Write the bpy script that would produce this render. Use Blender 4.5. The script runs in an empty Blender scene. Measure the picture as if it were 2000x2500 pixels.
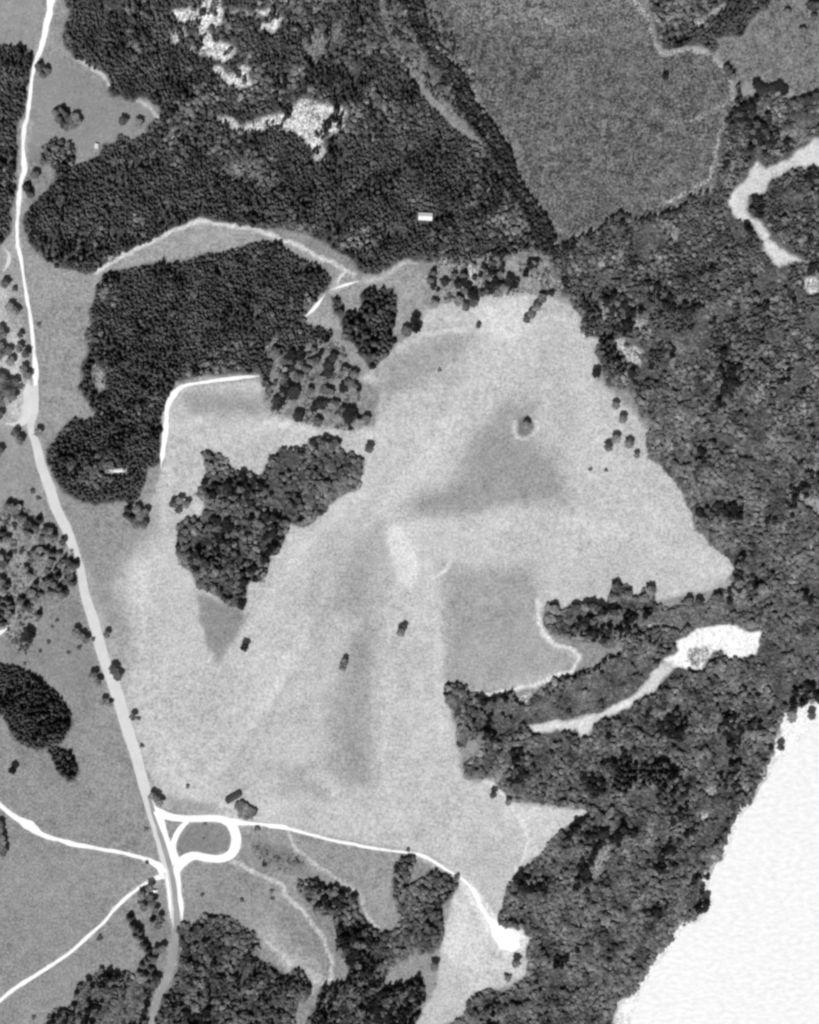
import bpy, bmesh, math
import numpy as np

# ------------------------------------------------------------------ camera, sky, sun, exposure
SC = bpy.context.scene
COL = SC.collection
H_CAM = 2000.0          # survey aircraft height above the datum (m)
S = 0.4                 # metres of ground per photograph pixel
cam_d = bpy.data.cameras.new('camera')
cam = bpy.data.objects.new('camera', cam_d); COL.objects.link(cam)
cam.location = (0, 0, H_CAM + 10)
cam.rotation_euler = (0, 0, 0)
cam_d.sensor_fit = 'HORIZONTAL'
cam_d.angle = 2 * math.atan(400.0 / H_CAM)
cam_d.clip_start = 10
cam_d.clip_end = 30000
SC.camera = cam

SUN_ELEV = math.radians(54)
SUN_AZ = math.radians(197)      # compass bearing the sun stands at (frame top = north)
world = bpy.data.worlds.new('World'); SC.world = world
world.use_nodes = True
wn = world.node_tree.nodes; wl = world.node_tree.links
bg = wn['Background']
sky = wn.new('ShaderNodeTexSky'); sky.sky_type = 'NISHITA'; sky.sun_disc = False
sky.sun_elevation = SUN_ELEV; sky.sun_rotation = SUN_AZ
bw = wn.new('ShaderNodeRGBToBW')          # panchromatic film: no colour
wl.new(sky.outputs[0], bw.inputs[0]); wl.new(bw.outputs[0], bg.inputs['Color'])
bg.inputs['Strength'].default_value = 0.05

sun_d = bpy.data.lights.new('sun', 'SUN')
sun_d.energy = 4.2; sun_d.angle = math.radians(0.5); sun_d.color = (1, 1, 1)
sun = bpy.data.objects.new('sun', sun_d); COL.objects.link(sun)
sun.rotation_euler = (math.pi / 2 - SUN_ELEV, 0, math.pi - SUN_AZ)
sun.location = (0, 0, 500)

SC.view_settings.view_transform = 'Standard'
SC.view_settings.look = 'None'
SC.view_settings.exposure = 0.44
SC.view_settings.gamma = 1.0
SC.render.engine = 'CYCLES'
SC.cycles.pixel_filter_type = 'GAUSSIAN'
SC.cycles.filter_width = 3.0
SC.cycles.max_bounces = 4

K_LIT = 1.6             # display-linear value of a fully lit albedo of 1

# ------------------------------------------------------------------ coordinate helpers (photograph pixels -> metres)
RNG = np.random.RandomState(7)
def T(ox, oy, pts): return [(ox + x / 2.4643, oy + y / 2.4643) for x, y in pts]
def Z(ox, oy, k, pts): return [(ox + x / k, oy + y / k) for x, y in pts]
def D(pts): return [(x / 0.8625, y / 0.8625) for x, y in pts]
def M(pts): return np.array([((x - 1000) * S, (1250 - y) * S) for x, y in pts], dtype=float)
def alb(v):
    c = v / 255.0
    c = c / 12.92 if c <= 0.04045 else ((c + 0.055) / 1.055) ** 2.4
    return c / K_LIT

def hash2(ix, iy, seed):
    v = np.sin(ix * 127.1 + iy * 311.7 + seed * 74.7) * 43758.5453
    return v - np.floor(v)
def vnoise(x, y, scale, seed=0):
    x = x / scale; y = y / scale
    ix = np.floor(x); iy = np.floor(y); fx = x - ix; fy = y - iy
    fx = fx * fx * (3 - 2 * fx); fy = fy * fy * (3 - 2 * fy)
    a = hash2(ix, iy, seed); b = hash2(ix + 1, iy, seed); c = hash2(ix, iy + 1, seed); d = hash2(ix + 1, iy + 1, seed)
    return (a * (1 - fx) + b * fx) * (1 - fy) + (c * (1 - fx) + d * fx) * fy
def fnoise(x, y, scale, seed=0, oct=3):
    t = 0; a = 0.5; n = 0
    for i in range(oct):
        t = t + a * vnoise(x, y, scale / 2 ** i, seed + 13 * i); n += a; a *= 0.5
    return t / n
def sstep(a, b, v):
    t = np.clip((v - a) / (b - a), 0, 1); return t * t * (3 - 2 * t)

def dist_line(P, x, y, closed=False):
    P = np.asarray(P); n = len(P)
    best = np.full(x.shape, 1e12)
    for i in range(n if closed else n - 1):
        a = P[i]; b = P[(i + 1) % n]; d = b - a; L = d @ d
        if L < 1e-9: continue
        t = np.clip(((x - a[0]) * d[0] + (y - a[1]) * d[1]) / L, 0, 1)
        q = (x - a[0] - t * d[0]) ** 2 + (y - a[1] - t * d[1]) ** 2
        np.minimum(best, q, out=best)
    return np.sqrt(best)
def inside(P, x, y):
    P = np.asarray(P); n = len(P); r = np.zeros(x.shape, bool)
    j = n - 1
    for i in range(n):
        xi, yi = P[i]; xj, yj = P[j]
        if yi != yj:
            c = ((yi > y) != (yj > y)) & (x < (xj - xi) * (y - yi) / (yj - yi) + xi)
            r ^= c
        j = i
    return r
def sdf(P, x, y):
    d = dist_line(P, x, y, True)
    return np.where(inside(P, x, y), d, -d)

# ------------------------------------------------------------------ traced outlines
SHORE = [(2600, 1640), (2120, 1700), (2010, 1745), (1975, 1789), (1943, 1824), (1931, 1841), (1896, 1868)] + T(1300, 1840, [
    (1440, 140), (1380, 210), (1340, 300), (1280, 370), (1240, 450), (1210, 540), (1160, 650), (1110, 680), (1070, 780),
    (1065, 860), (1100, 900), (1070, 960), (1020, 1020), (960, 1050), (900, 1080), (880, 1140), (800, 1230), (740, 1310), (690, 1390),
    (660, 1470), (620, 1560), (600, 1626), (560, 1760), (470, 1950)]) + [(1380, 2900)]
SEA = SHORE + [(1200, 4500), (900, 16000), (17000, 16000), (17000, 900)]
SEA_M = M(SEA)
RAV = T(650, 0, [(830, -120), (890, 50), (930, 180), (1000, 300), (1060, 420), (1150, 480), (1185, 570), (1220, 660), (1280, 740),
                 (1380, 870), (1440, 1000), (1500, 1150), (1580, 1250), (1680, 1430)]) + T(1300, 0, [(30, 1330), (70, 1420), (110, 1510)])
RAV_M = M(RAV)

def height(x, y):
    x = np.asarray(x, float); y = np.asarray(y, float)
    d = -sdf(SEA_M, x, y)
    land = 1.1 * sstep(0, 9, d) + 10.5 * sstep(4, 75, d)
    bed = -3.0 * sstep(0, 40, -d)
    und = (fnoise(x, y, 210, 3, 2) - 0.5) * 7.0 * sstep(25, 140, d)
    gul = -3.5 * np.exp(-(dist_line(RAV_M, x, y) / 10.0) ** 2)
    far = np.exp(-(np.maximum(np.hypot(x, y) - 700, 0) / 400) ** 2)
    return np.where(d > 0, land + und * far + gul, bed)
def h1(x, y): return float(height(np.array([x]), np.array([y]))[0])

WOODS = {}
WOODS['west_road'] = T(0, 0, [(-300, 285), (60, 272), (150, 282), (195, 325), (190, 420), (165, 560), (140, 680), (115, 730), (105, 800),
    (100, 900), (100, 980), (92, 1100), (78, 1250), (55, 1400), (10, 1480), (-300, 1577)])
WOODS['north'] = (T(0, 0, [(385, -200), (385, 0), (420, 60), (375, 200), (385, 270), (440, 330), (520, 385), (600, 435), (655, 490), (640, 540),
    (665, 580), (720, 570), (760, 600), (880, 590), (965, 650), (965, 705), (895, 740), (880, 800), (800, 830), (720, 800), (700, 850),
    (610, 870), (595, 935), (540, 950), (480, 990), (440, 990), (450, 900), (430, 850), (330, 830), (240, 890), (250, 970), (330, 1030),
    (330, 1080), (290, 1150), (210, 1210), (150, 1290), (145, 1400), (195, 1490), (255, 1550)])
    + T(0, 600, [(190, 20), (270, 90), (400, 148), (500, 168), (600, 148), (640, 108), (700, 78), (790, 26)])
    + T(0, 0, [(850, 1480), (1050, 1385), (1210, 1308), (1400, 1345), (1600, 1385)])
    + T(650, 0, [(60, 1365), (200, 1395), (330, 1450), (430, 1520)])
    + T(650, 600, [(470, 55), (540, 125), (590, 172), (650, 178), (730, 138), (840, 70), (920, 92), (980, 100), (1060, 70), (1180, 140),
                   (1300, 90), (1500, 60), (1720, 20)])
    + T(650, 0, [(1650, 1450), (1560, 1290), (1480, 1170), (1430, 1010), (1350, 930), (1250, 850), (1150, 790), (1060, 700), (960, 600),
                 (890, 470), (800, 370), (740, 260), (700, 120), (650, -200)]))
WOODS['corner'] = Z(1500, 0, 3.45, [(300, 20), (300, 100), (350, 250), (390, 400), (450, 430), (640, 405), (720, 398), (850, 448), (885, 400),
    (850, 330), (960, 300), (1060, 320), (1120, 220), (1200, 120), (1300, 80), (1330, -200), (500, -200), (285, -100)])
WOODS['east'] = (T(1300, 0, [(1215, 560), (1270, 590), (1400, 560), (1560, 600), (2100, 560)]) + [(2150, 1690), (1990, 1715), (1920, 1745), (1900, 1790),
    (1893, 1840), (1880, 1868)] + T(1300, 1840, [(1420, 140), (1360, 210), (1320, 300), (1255, 370), (1215, 450), (1185, 540), (1135, 650), (1090, 680),
    (1050, 780), (1045, 860), (1075, 900), (1045, 955), (1000, 1010), (940, 1035), (880, 1070), (855, 1135), (780, 1220), (715, 1300), (665, 1385),
    (630, 1460), (540, 1490), (500, 1560), (480, 1626), (430, 1850)]) + [(1130, 2600)]
    + T(650, 1840, [(1080, 1640), (1190, 1580), (1200, 1480), (1290, 1425), (1350, 1420), (1430, 1440), (1500, 1390), (1560, 1340), (1580, 1250),
        (1565, 1170), (1580, 1100), (1530, 1060), (1460, 1050), (1400, 1010), (1385, 970), (1420, 940), (1430, 860), (1450, 800), (1510, 720),
        (1600, 640), (1680, 570), (1725, 500)])
    + T(1300, 1840, [(130, 495), (210, 435), (300, 385), (370, 350), (300, 325), (180, 308), (0, 290)])
    + T(650, 1840, [(1560, 285), (1490, 290), (1440, 235), (1400, 190), (1370, 145), (1270, 140), (1195, 145), (1190, 60), (1230, 30)])
    + T(650, 1200, [(1290, 1577), (1285, 1515), (1265, 1490), (1210, 1500), (1190, 1540), (1150, 1530), (1140, 1450), (1150, 1390), (1130, 1310),
        (1080, 1260), (1070, 1165), (1110, 1148), (1170, 1162), (1230, 1212), (1300, 1242), (1400, 1232), (1480, 1198), (1500, 1240), (1560, 1285),
        (1600, 1225), (1640, 1185)])
    + Z(1050, 1380, 2.0294, [(600, 555), (700, 545), (820, 505), (860, 465), (950, 435), (960, 400), (870, 405), (800, 385), (720, 372), (650, 355),
        (590, 345), (562, 280), (580, 190), (640, 185), (650, 240), (700, 200), (800, 185), (890, 220), (885, 150), (915, 70), (1000, 120),
        (1030, 160), (1085, 90), (1125, 110), (1115, 190), (1180, 215), (1240, 195), (1260, 160), (1365, 190), (1400, 130), (1470, 120), (1500, 70)])
    + T(1300, 1200, [(1180, 510), (1215, 475), (1175, 405), (1125, 345), (1055, 285), (985, 225), (965, 140), (925, 80)])
    + T(1300, 600, [(915, 1510), (855, 1400), (775, 1330), (705, 1260), (675, 1180), (700, 1080), (645, 1020), (615, 930), (560, 870), (440, 830),
        (430, 770), (415, 700), (375, 640), (400, 560), (335, 555), (295, 500), (300, 430), (245, 380), (225, 300), (180, 230), (130, 120), (110, 0)])
    + T(1300, 0, [(130, 1490), (300, 1440), (400, 1375), (510, 1285), (650, 1325), (760, 1295), (850, 1272), (950, 1195), (1090, 1165), (1115, 1000),
        (1125, 900), (1135, 760), (1175, 690)]))
WOODS['plantation'] = (T(0, 600, [(640, 165), (780, 140), (900, 108), (1080, 98), (1200, 62), (1400, 18)]) + T(0, 0, [(1600, 1448), (1700, 1458)])
    + T(650, 600, [(110, 15), (200, 68), (300, 118), (375, 165), (400, 212), (385, 255), (335, 292), (222, 432), (250, 475), (330, 490), (410, 510), (395, 560),
                   (330, 600), (200, 610), (120, 640), (50, 700), (10, 800)])
    + T(0, 600, [(1620, 800), (1590, 800), (1560, 765), (1400, 772), (1200, 792), (1062, 812), (1045, 860), (998, 950), (980, 1050), (960, 1200),
        (955, 1310), (900, 1340), (870, 1420), (850, 1500), (800, 1560)])
    + T(0, 1200, [(720, 55), (620, 72), (560, 82), (450, 40)])
    + T(0, 600, [(460, 1530), (380, 1470), (320, 1390), (280, 1290), (275, 1215), (340, 1155), (380, 1095), (450, 1045), (560, 1035), (580, 1010),
        (530, 950), (485, 860), (505, 800), (495, 700), (535, 640), (515, 540), (558, 480), (540, 410), (573, 330), (583, 245), (620, 175)]))
WOODS['copse'] = (T(0, 600, [(1215, 1245), (1290, 1240), (1380, 1315), (1480, 1375), (1570, 1405)])
    + T(650, 600, [(20, 1295), (85, 1210), (200, 1228), (260, 1190), (330, 1150), (440, 1160), (470, 1245), (585, 1265), (595, 1310), (560, 1400),
                   (570, 1450), (540, 1470), (460, 1500), (380, 1560)])
    + T(650, 1200, [(320, 145), (250, 205), (130, 205), (115, 300), (45, 380), (0, 400)])
    + T(0, 1200, [(1640, 400), (1615, 470), (1595, 535), (1490, 550), (1495, 620), (1458, 705), (1380, 685), (1260, 598), (1192, 578), (1155, 470),
        (1082, 448), (1055, 330), (1065, 215), (1140, 155), (1225, 145), (1235, 60)])
    + T(0, 600, [(1165, 1500), (1212, 1460), (1240, 1380)]))
WOODS['north_clump'] = T(650, 600, [(575, 275), (650, 258), (765, 248), (775, 330), (792, 400), (765, 520), (775, 570), (738, 660), (660, 718), (622, 735),
    (582, 680), (545, 615), (465, 560), (472, 490), (425, 410), (375, 295), (440, 320), (480, 415), (560, 385)])
WOODS['oval'] = D([(-60, 1398), (30, 1397), (75, 1421), (120, 1456), (150, 1492), (155, 1530), (130, 1565), (80, 1579), (42, 1570), (22, 1540), (8, 1505), (-60, 1490)])
WOODS['small_oval'] = D([(98, 1577), (120, 1568), (148, 1582), (168, 1620), (163, 1640), (145, 1648), (118, 1620)])
WOODS['south'] = (T(650, 1840, [(190, 765), (270, 755), (380, 795), (440, 805), (490, 815), (555, 855), (545, 900), (560, 965), (610, 995), (640, 1045),
    (690, 1072), (770, 1062), (800, 1020), (800, 930), (762, 870), (752, 780), (772, 665), (820, 618), (885, 608), (895, 660), (868, 735), (830, 790),
    (900, 765), (960, 752), (982, 688), (1035, 688), (1060, 725), (1120, 740), (1145, 710), (1168, 725), (1155, 820), (1125, 870), (1060, 905),
    (1070, 1000), (1075, 1090), (1035, 1150), (1000, 1195), (940, 1200), (900, 1180), (860, 1220), (780, 1275), (720, 1325), (700, 1370), (690, 1420),
    (760, 1420), (850, 1365), (900, 1350), (938, 1400), (955, 1480), (925, 1577), (890, 1640), (850, 1850), (200, 1850), (240, 1640), (290, 1530),
    (340, 1405), (430, 1382), (500, 1322), (490, 1255), (425, 1180), (425, 1050), (392, 970), (330, 975), (292, 935), (205, 840)]))
WOODS['southwest'] = (T(0, 1840, [(1055, 1020), (1100, 1015), (1130, 1055), (1200, 975), (1270, 965), (1380, 985), (1450, 1045), (1540, 1075), (1560, 1130),
    (1550, 1230), (1620, 1275), (1725, 1335)]) + T(650, 1840, [(150, 1295), (200, 1280), (240, 1335), (285, 1380), (265, 1470), (200, 1500), (180, 1577),
    (150, 1850)]) + T(0, 1840, [(870, 1850), (925, 1620), (965, 1500), (1035, 1400), (1062, 1300), (1080, 1200), (1065, 1100)]))
WOODS['scrub_south'] = T(0, 1840, [(480, 1400), (600, 1300), (680, 1310), (790, 1300), (830, 1350), (950, 1390), (900, 1500), (880, 1850), (200, 1850), (290, 1560),
    (440, 1510)])
SCRUB = {}
SCRUB['west_of_copse'] = T(650, 600, [(200, 600), (400, 540), (470, 640), (560, 760), (560, 880), (600, 1000), (580, 1080), (500, 1110), (350, 1090), (160, 1060),
    (30, 1000), (-20, 900), (0, 800), (60, 700)])
SCRUB['grove'] = T(0, 1200, [(-200, 220), (40, 60), (130, 60), (220, 150), (310, 200), (400, 290), (480, 440), (440, 560), (380, 650), (250, 670),
    (250, 780), (180, 980), (60, 950), (40, 850), (-200, 900)])
SCRUB['junction'] = T(650, 600, [(980, 100), (1100, 60), (1500, 40), (1725, 10), (1790, 100), (1830, 300), (1700, 300), (1560, 300), (1400, 300),
    (1300, 300), (1100, 330), (1000, 240)])
ZC = lambda p: Z(350, 0, 2.875, p)
SLOPES = [Z(1050, 1380, 2.0294, [(660, 252), (900, 258), (1000, 272), (1200, 238), (1350, 212), (1500, 188), (1630, 250), (1560, 305), (1400, 290), (1300, 312), (1190, 345), (1060, 302), (900, 302), (660, 292)]),
          Z(1050, 1380, 2.0294, [(200, 705), (350, 665), (480, 725), (600, 605), (850, 545), (1000, 470), (1120, 440), (1070, 560), (1000, 625), (900, 682), (750, 735), (600, 765), (400, 780)])]
CLEAR = [   # (outline, tone, softness px)
    (ZC([(200, 100), (280, 60), (400, 70), (420, -60), (540, -60), (560, 60), (540, 160), (510, 200), (510, 290), (600, 310), (640, 350), (620, 400), (560, 440),
         (500, 400), (390, 370), (330, 340), (400, 280), (390, 200), (340, 160), (240, 140)]), 208, 6),
    (ZC([(200, 230), (290, 195), (315, 240), (240, 300), (210, 315)]), 190, 6),
    (ZC([(480, 480), (540, 465), (580, 520), (650, 500), (700, 455), (775, 470), (720, 520), (765, 590), (660, 612), (600, 605), (550, 540), (490, 512)]), 196, 6),
    (ZC([(800, 65), (910, 65), (975, 140), (925, 215), (820, 205), (800, 165), (880, 150), (880, 110), (800, 100)]), 205, 6),
    (ZC([(600, 60), (700, 85), (800, 90), (800, 130), (690, 115), (610, 90)]), 140, 5),
    (ZC([(1100, 200), (1390, 205), (1390, 250), (1270, 310), (1290, 400), (1180, 445), (1120, 330)]), 118, 9),
    (ZC([(520, 805), (620, 825), (680, 885), (740, 855), (900, 815), (1010, 775), (1110, 690), (1250, 730), (1370, 725), (1425, 770), (1405, 885), (1310, 945),
         (1250, 975), (1285, 1080), (1270, 1125), (1205, 1115), (1145, 1000), (1060, 935), (900, 905), (760, 905), (680, 940), (600, 885), (530, 855)]), 196, 6),
    (T(1300, 0, [(1700, 835), (2100, 800), (2100, 1000), (1690, 1000), (1540, 1020), (1430, 1080), (1400, 1150), (1300, 1180), (1285, 1260), (1310, 1310), (1380, 1340),
         (1430, 1450), (1560, 1540), (1650, 1570)]) + T(1300, 600, [(1625, 90), (1480, 122), (1395, 40)])
     + T(1300, 0, [(1395, 1470), (1325, 1350), (1200, 1285), (1180, 1200), (1215, 1135), (1290, 1080), (1340, 970), (1400, 1010), (1520, 965), (1620, 900)]), 212, 5),
    (T(1300, 600, [(1620, 220), (1640, 190), (1725, 180), (1740, 280), (1670, 290)]), 185, 5),
    (T(1300, 600, [(475, 555), (560, 565), (665, 625), (655, 720), (600, 735), (540, 660)]), 175, 5),
    (T(1300, 600, [(535, 448), (695, 435), (685, 500), (620, 515)]), 150, 6),
    (T(1300, 600, [(815, 620), (940, 612), (945, 640), (860, 660), (850, 760), (825, 700)]), 125, 6),
    (T(1300, 600, [(490, 20), (545, 20), (540, 80), (495, 70)]), 140, 6),
    (T(1300, 0, [(815, 1390), (880, 1400), (880, 1470), (835, 1460)]), 150, 5),
    (T(1300, 1840, [(1020, 370), (1070, 370), (1075, 400), (1030, 410)]), 190, 4),
    (Z(1500, 0, 3.45, [(680, 180), (760, 140), (850, 55), (945, 35), (935, 80), (820, 125), (770, 200), (700, 228)]), 160, 5),
    (Z(1050, 1380, 2.0294, [(1230, 370), (1320, 320), (1420, 298), (1500, 300), (1570, 340), (1645, 322), (1620, 452), (1480, 465), (1440, 425), (1390, 420),
         (1345, 520), (1290, 505), (1200, 505), (1160, 470), (1240, 420)]), 246, 3),
    (Z(1050, 1380, 2.0294, [(1200, 470), (1190, 520), (1150, 570), (1110, 625), (1040, 655), (960, 715), (850, 760), (790, 835), (745, 862), (720, 810), (520, 825),
         (495, 790), (600, 775), (720, 765), (760, 745), (850, 725), (930, 685), (1015, 640), (1055, 580), (1130, 495)]), 214, 4),
    (Z(1050, 1380, 2.0294, [(1290, 410), (1380, 400), (1390, 470), (1330, 500), (1270, 480)]), 175, 6),
    (SLOPES[0], 112, 6), (SLOPES[1], 100, 7),
    (T(650, 1200, [(1500, 1235), (1560, 1215), (1600, 1222), (1570, 1290), (1520, 1275)]), 175, 4),
    (Z(1050, 1380, 2.0294, [(1085, 290), (1160, 300), (1150, 330), (1090, 322)]), 165, 4),
    (T(0, 600, [(560, 690), (640, 770), (640, 850), (590, 870), (560, 800)]), 140, 5),
    (T(0, 600, [(640, 1340), (760, 1335), (760, 1370), (660, 1370)]), 175, 3),
    (T(650, 600, [(1220, 130), (1260, 90), (1280, 160), (1250, 220), (1210, 210)]), 175, 5),
    (T(650, 600, [(0, 610), (30, 600), (110, 700), (60, 720)]), 125, 6),
    (T(0, 600, [(1640, 560), (1670, 560), (1670, 600), (1640, 600)]), 150, 3),
    (T(1300, 1840, [(360, 640), (400, 580), (480, 550), (490, 600), (430, 660), (400, 740), (360, 750)]), 138, 6),
    (T(1300, 1840, [(400, 990), (480, 970), (520, 1030), (440, 1060)]), 126, 6), (T(1300, 1840, [(255, 880), (310, 860), (320, 920), (270, 940)]), 132, 6),
    (T(1300, 1840, [(1020, 210), (1110, 200), (1120, 260), (1050, 280)]), 140, 6), (T(1300, 1840, [(1220, 180), (1300, 160), (1320, 220), (1240, 230)]), 130, 6),
    (T(1300, 1200, [(1600, 60), (1725, 20), (1900, 100), (1700, 150)]), 142, 8), (T(1300, 1200, [(1620, 330), (1690, 320), (1700, 400), (1630, 410)]), 140, 6),
    (T(1300, 1200, [(1290, 480), (1340, 460), (1350, 520), (1300, 540)]), 128, 6), (T(1300, 1200, [(1100, 1130), (1220, 1100), (1320, 1180), (1280, 1260), (1130, 1220)]), 112, 12),
    (T(1300, 1200, [(1440, 400), (1500, 440), (1480, 540), (1420, 540)]), 124, 6), (T(1300, 1200, [(1000, 1700), (1060, 1690), (1060, 1740)]), 120, 6),
    (T(1300, 0, [(1460, 760), (1560, 780), (1640, 740), (1640, 860), (1560, 900), (1480, 840)]), 120, 8),
]

# ------------------------------------------------------------------ materials
def new_mat(name):
    m = bpy.data.materials.new(name); m.use_nodes = True
    n = m.node_tree.nodes; l = m.node_tree.links
    b = n['Principled BSDF']; b.inputs['Roughness'].default_value = 0.95
    b.inputs['Specular IOR Level'].default_value = 0.1
    return m, n, l, b
def math_node(n, l, op, a, b=None, c=None):
    q = n.new('ShaderNodeMath'); q.operation = op
    for i, v in enumerate((a, b, c)):
        if v is None: continue
        if isinstance(v, (int, float)): q.inputs[i].default_value = v
        else: l.new(v, q.inputs[i])
    return q.outputs[0]
def noise_node(n, l, vec, scale, detail=3, rough=0.6):
    t = n.new('ShaderNodeTexNoise'); t.inputs['Scale'].default_value = scale
    t.inputs['Detail'].default_value = detail; t.inputs['Roughness'].default_value = rough
    l.new(vec, t.inputs['Vector']); return t.outputs['Fac']

def ground_material():
    m, n, l, b = new_mat('turf_and_soil')
    geo = n.new('ShaderNodeNewGeometry'); pos = geo.outputs['Position']
    at = n.new('ShaderNodeAttribute'); at.attribute_name = 'tone'
    am = n.new('ShaderNodeAttribute'); am.attribute_name = 'mott'
    n1 = noise_node(n, l, pos, 0.018, 3); n2 = noise_node(n, l, pos, 0.11, 4, 0.65); n3 = noise_node(n, l, pos, 0.42, 3, 0.75)
    a1 = math_node(n, l, 'MULTIPLY_ADD', n1, 0.55, -0.275)
    a2 = math_node(n, l, 'MULTIPLY_ADD', n2, 2.6, -1.3)
    a3 = math_node(n, l, 'MULTIPLY_ADD', n3, 6.6, -3.3)
    s = math_node(n, l, 'ADD', a2, a3)
    s = math_node(n, l, 'MULTIPLY', s, am.outputs['Fac'])
    s = math_node(n, l, 'ADD', s, a1)
    s = math_node(n, l, 'ADD', s, 1.0)
    s = math_node(n, l, 'MAXIMUM', s, 0.25)
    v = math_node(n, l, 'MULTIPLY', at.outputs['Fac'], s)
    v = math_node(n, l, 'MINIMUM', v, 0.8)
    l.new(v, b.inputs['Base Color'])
    bp = n.new('ShaderNodeBump'); bp.inputs['Strength'].default_value = 0.35; bp.inputs['Distance'].default_value = 0.6
    l.new(n3, bp.inputs['Height']); l.new(bp.outputs[0], b.inputs['Normal'])
    return m
def gravel_material(name, v, var=0.25):
    m, n, l, b = new_mat(name)
    geo = n.new('ShaderNodeNewGeometry'); pos = geo.outputs['Position']
    n2 = noise_node(n, l, pos, 0.08, 4, 0.6); n3 = noise_node(n, l, pos, 0.7, 3, 0.7)
    s = math_node(n, l, 'ADD', n2, n3)
    s = math_node(n, l, 'MULTIPLY_ADD', s, var * 2, 1.0 - 2 * var)
    l.new(math_node(n, l, 'MULTIPLY', s, v), b.inputs['Base Color'])
    return m
def leaf_material(name, v, var=0.5):
    m, n, l, b = new_mat(name)
    oi = n.new('ShaderNodeObjectInfo'); geo = n.new('ShaderNodeNewGeometry')
    n2 = noise_node(n, l, geo.outputs['Position'], 0.055, 4, 0.75)
    n3 = noise_node(n, l, geo.outputs['Position'], 0.9, 2)
    r = math_node(n, l, 'MULTIPLY_ADD', oi.outputs['Random'], var, 1 - var / 2)
    q = math_node(n, l, 'MAXIMUM', math_node(n, l, 'MULTIPLY_ADD', n2, 4.2, -1.15), 0.22)
    w = math_node(n, l, 'MULTIPLY_ADD', n3, 1.6, 0.2)
    r = math_node(n, l, 'MULTIPLY', r, q); r = math_node(n, l, 'MULTIPLY', r, w)
    l.new(math_node(n, l, 'MULTIPLY', r, v), b.inputs['Base Color'])
    return m
def plain(name, v, rough=0.8, var=0.15):
    m, n, l, b = new_mat(name); b.inputs['Roughness'].default_value = rough
    tc = n.new('ShaderNodeTexCoord')
    f = noise_node(n, l, tc.outputs['Object'], 0.9, 3)
    l.new(math_node(n, l, 'MULTIPLY', math_node(n, l, 'MULTIPLY_ADD', f, var * 2, 1 - var), v), b.inputs['Base Color'])
    return m
M_GROUND = ground_material()
M_GRAVEL = gravel_material('pale_gravel', 0.62, 0.22)
M_ROAD = gravel_material('worn_road_gravel', 0.43, 0.16)
M_TARMAC = gravel_material('weathered_tarmac', 0.21, 0.28)
M_DIRT = gravel_material('dry_dirt', 0.44, 0.2)
M_CON = leaf_material('conifer_needles', 0.062, 0.5)
M_DEC = leaf_material('broad_leaves', 0.148, 0.7)
M_DARK = leaf_material('dark_evergreen_leaves', 0.028, 0.6)
M_SCR = leaf_material('heath_scrub_leaves', 0.11, 0.6)
M_BARK = plain('bark', 0.10)
M_WHITE = plain('whitewash', 0.80, 0.7, 0.05)
M_WROOF = plain('pale_sheet_roof', 0.50, 0.6, 0.35)
M_DROOF = plain('tarred_roof', 0.045, 0.8, 0.2)
M_STONE = plain('stone_wall', 0.30)
M_GLASS = plain('window_glass', 0.05, 0.15, 0.02)
M_TYRE = plain('tyre_rubber', 0.03)

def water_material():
    m, n, l, b = new_mat('painted_glint_water')
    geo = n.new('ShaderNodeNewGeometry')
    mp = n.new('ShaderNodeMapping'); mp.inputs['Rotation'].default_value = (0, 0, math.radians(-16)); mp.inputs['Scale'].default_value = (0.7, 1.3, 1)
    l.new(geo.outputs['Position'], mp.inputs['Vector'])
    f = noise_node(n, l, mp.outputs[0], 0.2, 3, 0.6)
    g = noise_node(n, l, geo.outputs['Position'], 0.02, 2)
    v = math_node(n, l, 'ADD', math_node(n, l, 'MULTIPLY_ADD', f, 0.30, 0.40), math_node(n, l, 'MULTIPLY', g, 0.03))  # sun glint and ripple light put into the pale base colour
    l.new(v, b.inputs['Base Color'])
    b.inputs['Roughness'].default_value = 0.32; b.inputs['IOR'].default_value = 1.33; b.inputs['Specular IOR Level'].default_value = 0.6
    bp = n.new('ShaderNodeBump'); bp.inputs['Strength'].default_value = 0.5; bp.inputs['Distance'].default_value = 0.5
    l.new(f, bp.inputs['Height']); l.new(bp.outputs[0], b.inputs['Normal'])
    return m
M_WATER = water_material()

# ------------------------------------------------------------------ object helpers
def mesh_obj(name, verts, faces, mats, parent=None, smooth=False, midx=None):
    me = bpy.data.meshes.new(name)
    me.from_pydata([tuple(map(float, v)) for v in verts], [], [tuple(map(int, f)) for f in faces])
    for m in (mats if isinstance(mats, (list, tuple)) else [mats]): me.materials.append(m)
    if midx is not None: me.polygons.foreach_set('material_index', midx)
    if smooth: me.polygons.foreach_set('use_smooth', [True] * len(me.polygons))
    me.update()
    o = bpy.data.objects.new(name, me); COL.objects.link(o)
    if parent: o.parent = parent
    return o
def tag(o, label=None, cat=None, group=None, kind=None):
    if label: o['label'] = label
    if cat: o['category'] = cat
    if group: o['group'] = group
    if kind: o['kind'] = kind
    return o
def empty(name, loc, rz=0.0):
    o = bpy.data.objects.new(name, None); COL.objects.link(o)
    o.location = loc; o.rotation_euler = (0, 0, rz); o.empty_display_size = 1
    return o

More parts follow.
